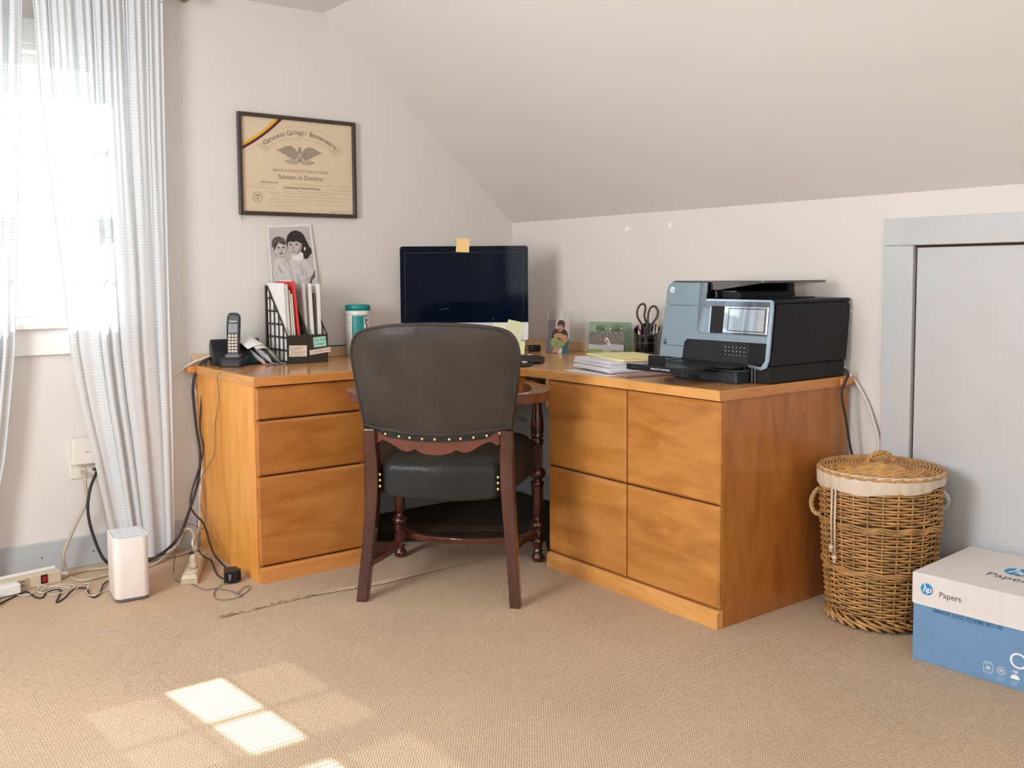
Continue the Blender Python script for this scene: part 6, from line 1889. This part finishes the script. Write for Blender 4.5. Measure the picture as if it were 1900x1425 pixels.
b.prism([tuple(p - n2 * .001), tuple(q - n2 * .001), tuple(q + n2 * .014), tuple(p + n2 * .014)], zt_ + .0066, zt_ + .0078, 2, 'yellow_edge'); b.build('binding_strip', parent=pd)

# ================================================================== PRINTER
PRT = thing('printer', 'black and blue-grey all-in-one inkjet printer on the right end of the desk', 'printer', (-.26, -1.74, DT))
PYL, PYR = -1.508, -1.984
b = MB(); b.prism([(-.452, DT + .001), (-.040, DT + .001), (-.036, DT + .058), (-.458, DT + .058)], PYR + .004, PYL - .004, 1, 'black_matte'); b.build('base', parent=PRT, bevel=.004)
def plane_x(z): return -.4655 + .12 * (z - .80)
# main body with a rounded lid edge
b = MB(); b.prism([(-.455, .8195), (-.034, .8195), (-.016, .985), (-.016, 1.012), (-.024, 1.022), (-.425, 1.022)], PYR, PYL, 1, 'black_side'); b.build('body', parent=PRT, bevel=.003)
b = MB(); b.prism([(-.434, 1.0225), (-.014, 1.0225), (-.012, 1.030), (-.020, 1.036), (-.425, 1.036)], PYR + .001, -1.672, 1, 'black_side'); b.build('scanner_lid', parent=PRT, bevel=.004, bseg=3)
def fp(poly, key, name, k0=.006, k1=0.0, parent=PRT, bevel=0.0, label=None):
    """slab in the leaning front plane; poly of (y, z); k0 = proud of the plane, k1 = depth behind"""
    b = MB(); n_ = len(poly)
    vs = [(plane_x(z) - k0, y, z) for y, z in poly] + [(plane_x(z) + k1, y, z) for y, z in poly]
    fs = [list(range(n_)), list(range(n_, 2 * n_))[::-1]] + [(i, n_ + i, n_ + (i + 1) % n_, (i + 1) % n_) for i in range(n_)]
    b.add(vs, fs, key)
    return b.build(name, parent=parent, bevel=bevel, label=label)
def arc(cy, cz_, r_, a0, a1, n=5): return [(cy + r_ * math.cos(R(a0 + (a1 - a0) * k / n)), cz_ + r_ * math.sin(R(a0 + (a1 - a0) * k / n))) for k in range(n + 1)]
# silver front in three stacked fields with thin seams; y decreases to the right
fp([(-1.508, 1.012)] + arc(-1.540, 1.062, .030, 0, 90) + [(-1.666, 1.092), (-1.666, 1.012)], 'printer_silver', 'front_field')
fp([(-1.502, .868), (-1.508, 1.0105), (-1.666, 1.0105), (-1.668, .930), (-1.676, .917), (-1.974, .917), (-1.974, .894), (-1.628, .894), (-1.616, .884), (-1.613, .868)], 'printer_silver', 'front_field')
fp([(-1.500, .826), (-1.502, .8665), (-1.613, .8665), (-1.611, .826)], 'printer_silver', 'front_field')
# gloss console
fp([(-1.667, 1.034), (-1.667, .931), (-1.676, .918), (-1.974, .918), (-1.974, 1.034)], 'console', 'control_panel', k0=.0064)
fp([(-1.667, 1.092), (-1.667, 1.0345), (-1.700, 1.0345), (-1.700, 1.092)], 'console', 'control_panel', k0=.0064)
fp([(-1.974, 1.036), (-1.984, 1.028), (-1.986, 1.000), (-1.986, .840), (-1.978, .815), (-1.960, .806), (-1.905, .814), (-1.905, .822), (-1.958, .817), (-1.9735, .838), (-1.9745, 1.026)], 'printer_rim', 'front_rim', k0=.0075)
fp([(-1.700, 1.036), (-1.700, 1.029), (-1.974, 1.029), (-1.974, 1.036)], 'printer_rim', 'front_rim', k0=.0070)
fp([(-1.722, 1.010), (-1.722, .920), (-1.728, .920), (-1.728, 1.010)], 'printer_rim', 'panel_trim', k0=.0072)
fp([(-1.7285, 1.012), (-1.7285, .920), (-1.786, .920), (-1.786, 1.012)], 'black_matte', 'card_door', k0=.0072)
fp([(-1.787, 1.014), (-1.787, .922), (-1.972, .922), (-1.972, 1.014)], 'gloss_blue', 'screen_bezel', k0=.0110, bevel=.002)
fp([(-1.812, 1.004), (-1.812, .932), (-1.960, .932), (-1.960, 1.004)], 'gloss_blue', 'touch_screen', k0=.0122)
fp([(-1.808, 1.007), (-1.808, .929), (-1.964, .929), (-1.964, 1.007)], 'black_gloss', 'screen_frame', k0=.0115)
# output bay
fp([(-1.615, .884), (-1.625, .893), (-1.973, .893), (-1.973, .822), (-1.612, .822)], 'cavity', 'output_bay', k0=.0005)
fp([(-1.902, .892), (-1.902, .826), (-1.972, .826), (-1.972, .892)], 'black_side', 'cartridge_cover', k0=.006, bevel=.002)
fp([(-1.902, .866), (-1.902, .8645), (-1.972, .8645), (-1.972, .866)], 'gap', 'cover_seam', k0=.0064)
b = MB()
for i in range(6):
    for j in range(3):
        b.ball((plane_x(.87) - .0015, -1.800 - i * .016, .848 + j * .013), .0026, 'chrome', 6)
b.build('feed_roller', parent=PRT)
# output tray, paper tray and stop bar
b = MB(); b.hexa([(-.560, -1.905, .8125), (-.470, -1.905, .817), (-.470, -1.618, .817), (-.560, -1.618, .8125), (-.560, -1.905, .819), (-.470, -1.905, .8235), (-.470, -1.618, .8235), (-.560, -1.618, .819)], 'black'); b.build('output_tray', parent=PRT, bevel=.001)
b = MB(); b.hexa([(-.702, -1.842, .806), (-.561, -1.842, .811), (-.561, -1.600, .811), (-.702, -1.588, .806), (-.702, -1.842, .810), (-.561, -1.842, .8165), (-.561, -1.600, .8165), (-.702, -1.588, .810)], 'black'); tr_ = b.build('tray_extension', parent=PRT)
b = MB(); b.box((-.714, -1.846, .799), (-.7025, -1.582, .819), 'black'); br_ = b.build('tray_front_bar', parent=PRT, bevel=.002)
b = MB(); b.text('HEWLETT·PACKARD', .0078, 'white_ink', basis((-.7145, -1.742, .809), (0, -1, 0), (0, 0, 1)), off=.0001, spacing=1.25); b.text('Officejet Pro', .0060, 'grey', basis((-.7145, -1.625, .809), (0, -1, 0), (0, 0, 1)), shear=.3); b.build('lettering', parent=br_)
b = MB(); b.prism(rrect(-1.722, .811, -1.645, .850, .008, 4, (0, 0, 1, 1)), -.672, -.669, 0, 'black'); b.build('paper_stop', parent=PRT)
b = MB(); b.box((-.560, -1.606, .813), (-.470, -1.598, .826), 'printer_rim'); b.build('tray_hinge', parent=PRT)
b = MB(); b.tube([(-.665, -1.60, .8125), (-.655, -1.70, .8135), (-.64, -1.72, .8135), (-.62, -1.78, .8135)], .0012, 4, 'grey'); b.build('tray_groove', parent=PRT)
b = MB()
b.prism([(-1.622, DT + .001), (-1.905, DT + .001), (-1.905, .800), (-1.622, .800)], -.528, -.459, 0, 'black_blue')
b.build('paper_tray', parent=PRT, bevel=.006, bseg=3)
b = MB(); b.box((-.5295, -1.745, .7615), (-.5275, -1.700, .777), 'cavity'); b.build('tray_grip', parent=PRT)
b = MB(); b.box((-.520, -1.9045, .800), (-.462, -1.640, .8035), 'grey'); b.build('tray_rim', parent=PRT, bevel=.001)
b = MB()
for y in (-1.885, -1.915, -1.928): b.box((-.462, y - .002, .764), (-.4585, y + .002, .816), 'grey')
b.build('tray_rail', parent=PRT)
# document feeder: housing left, input tray wing above the scanner lid
b = MB(); b.prism([(-1.512, 1.036)] + arc(-1.540, 1.062, .030, 0, 90) + [(-1.668, 1.092), (-1.690, 1.092), (-1.690, 1.036)], plane_x(1.05) + .004, -.055, 0, 'black_side'); b.build('feeder_housing', parent=PRT, bevel=.002)
b = MB(); b.prism([(-1.668, 1.0925), (-1.668, 1.0985), (-1.926, 1.099), (-1.928, 1.091), (-1.740, 1.066), (-1.700, 1.066), (-1.700, 1.0925)], -.424, -.078, 0, 'gloss_wing'); b.build('input_tray', parent=PRT, bevel=.0015)
b = MB(); b.prism([(-1.514, 1.0925), (-1.534, 1.0985), (-1.668, 1.0985), (-1.668, 1.0925)], -.424, -.060, 0, 'gloss_wing'); b.build('feeder_cover', parent=PRT, bevel=.0015)
b = MB(); b.box((-.415, -1.722, 1.036), (-.385, -1.700, 1.066), 'black'); b.build('feeder_bracket', parent=PRT, bevel=.005)
b = MB(); b.box((-.4165, -1.717, 1.042), (-.4148, -1.705, 1.062), 'gloss_blue'); b.build('bracket_window', parent=PRT)
b = MB(); b.box((-.385, -1.800, 1.0365), (-.080, -1.7005, 1.060), 'cavity'); b.build('feeder_throat', parent=PRT, bevel=.002)
b = MB(); b.prism([(-1.72, 1.0605), (-1.80, 1.0605), (-1.80, 1.077), (-1.72, 1.070)], -.12, -.085, 0, 'black'); b.build('tray_post', parent=PRT)
b = MB(); b.box((-.35, -1.90, 1.0365), (-.10, -1.8005, 1.041), 'black'); b.build('document_stop', parent=PRT, bevel=.002)
b = MB(); b.tube([(-.392, -1.715, 1.0612), (-.392, -1.79, 1.0612)], .0012, 4, 'alu'); b.build('guide_rail', parent=PRT)
# badge and energy mark
b = MB()
Tb = basis((plane_x(1.068) - .0064, -1.536, 1.066), (0, -1, 0), (.12, 0, 1))
b.flat(circle(0, 0, .0110, 28), 'white_ink', Tb); b.text('hp', .0165, 'printer_silver', Tb @ Matrix.Translation((0, 0, .0003)), off=.0002, shear=.3)
b.build('badge', parent=PRT, fix=False)
b = MB()
Te = basis((plane_x(.882) - .0064, -1.522, .880), (0, -1, 0), (.12, 0, 1))
b.flat(rrect(-.007, -.010, .007, .010, .002, 3), 'ink_dark', Te); b.flat([(-.005, -.002), (.005, -.002), (.005, .008), (-.005, .008)], 'printer_silver', Te @ Matrix.Translation((0, 0, .0003)))
b.text('e', .010, 'ink_dark', Te @ Matrix.Translation((0, .003, .0006)), off=.0003)
b.build('energy_mark', parent=PRT, fix=False)
b = MB(); b.box((-.0155, PYR - .0005, .985), (-.0100, PYR + .02, .991), 'white_plastic'); b.build('rear_clip', parent=PRT)
# black cable lying on the back ledge behind the file holders
cord('monitor_cable', 'thin black cable lying along the back ledge behind the file holders',
     [(-1.17, -.014, DT + .0475), (-1.05, -.013, DT + .0475), (-.96, -.014, DT + .0475), (-.80, -.018, DT + .047), (-.66, -.020, DT + .047), (-.60, -.030, DT + .035), (-.54, -.10, DT + .006)], .0026, 'cord_black')
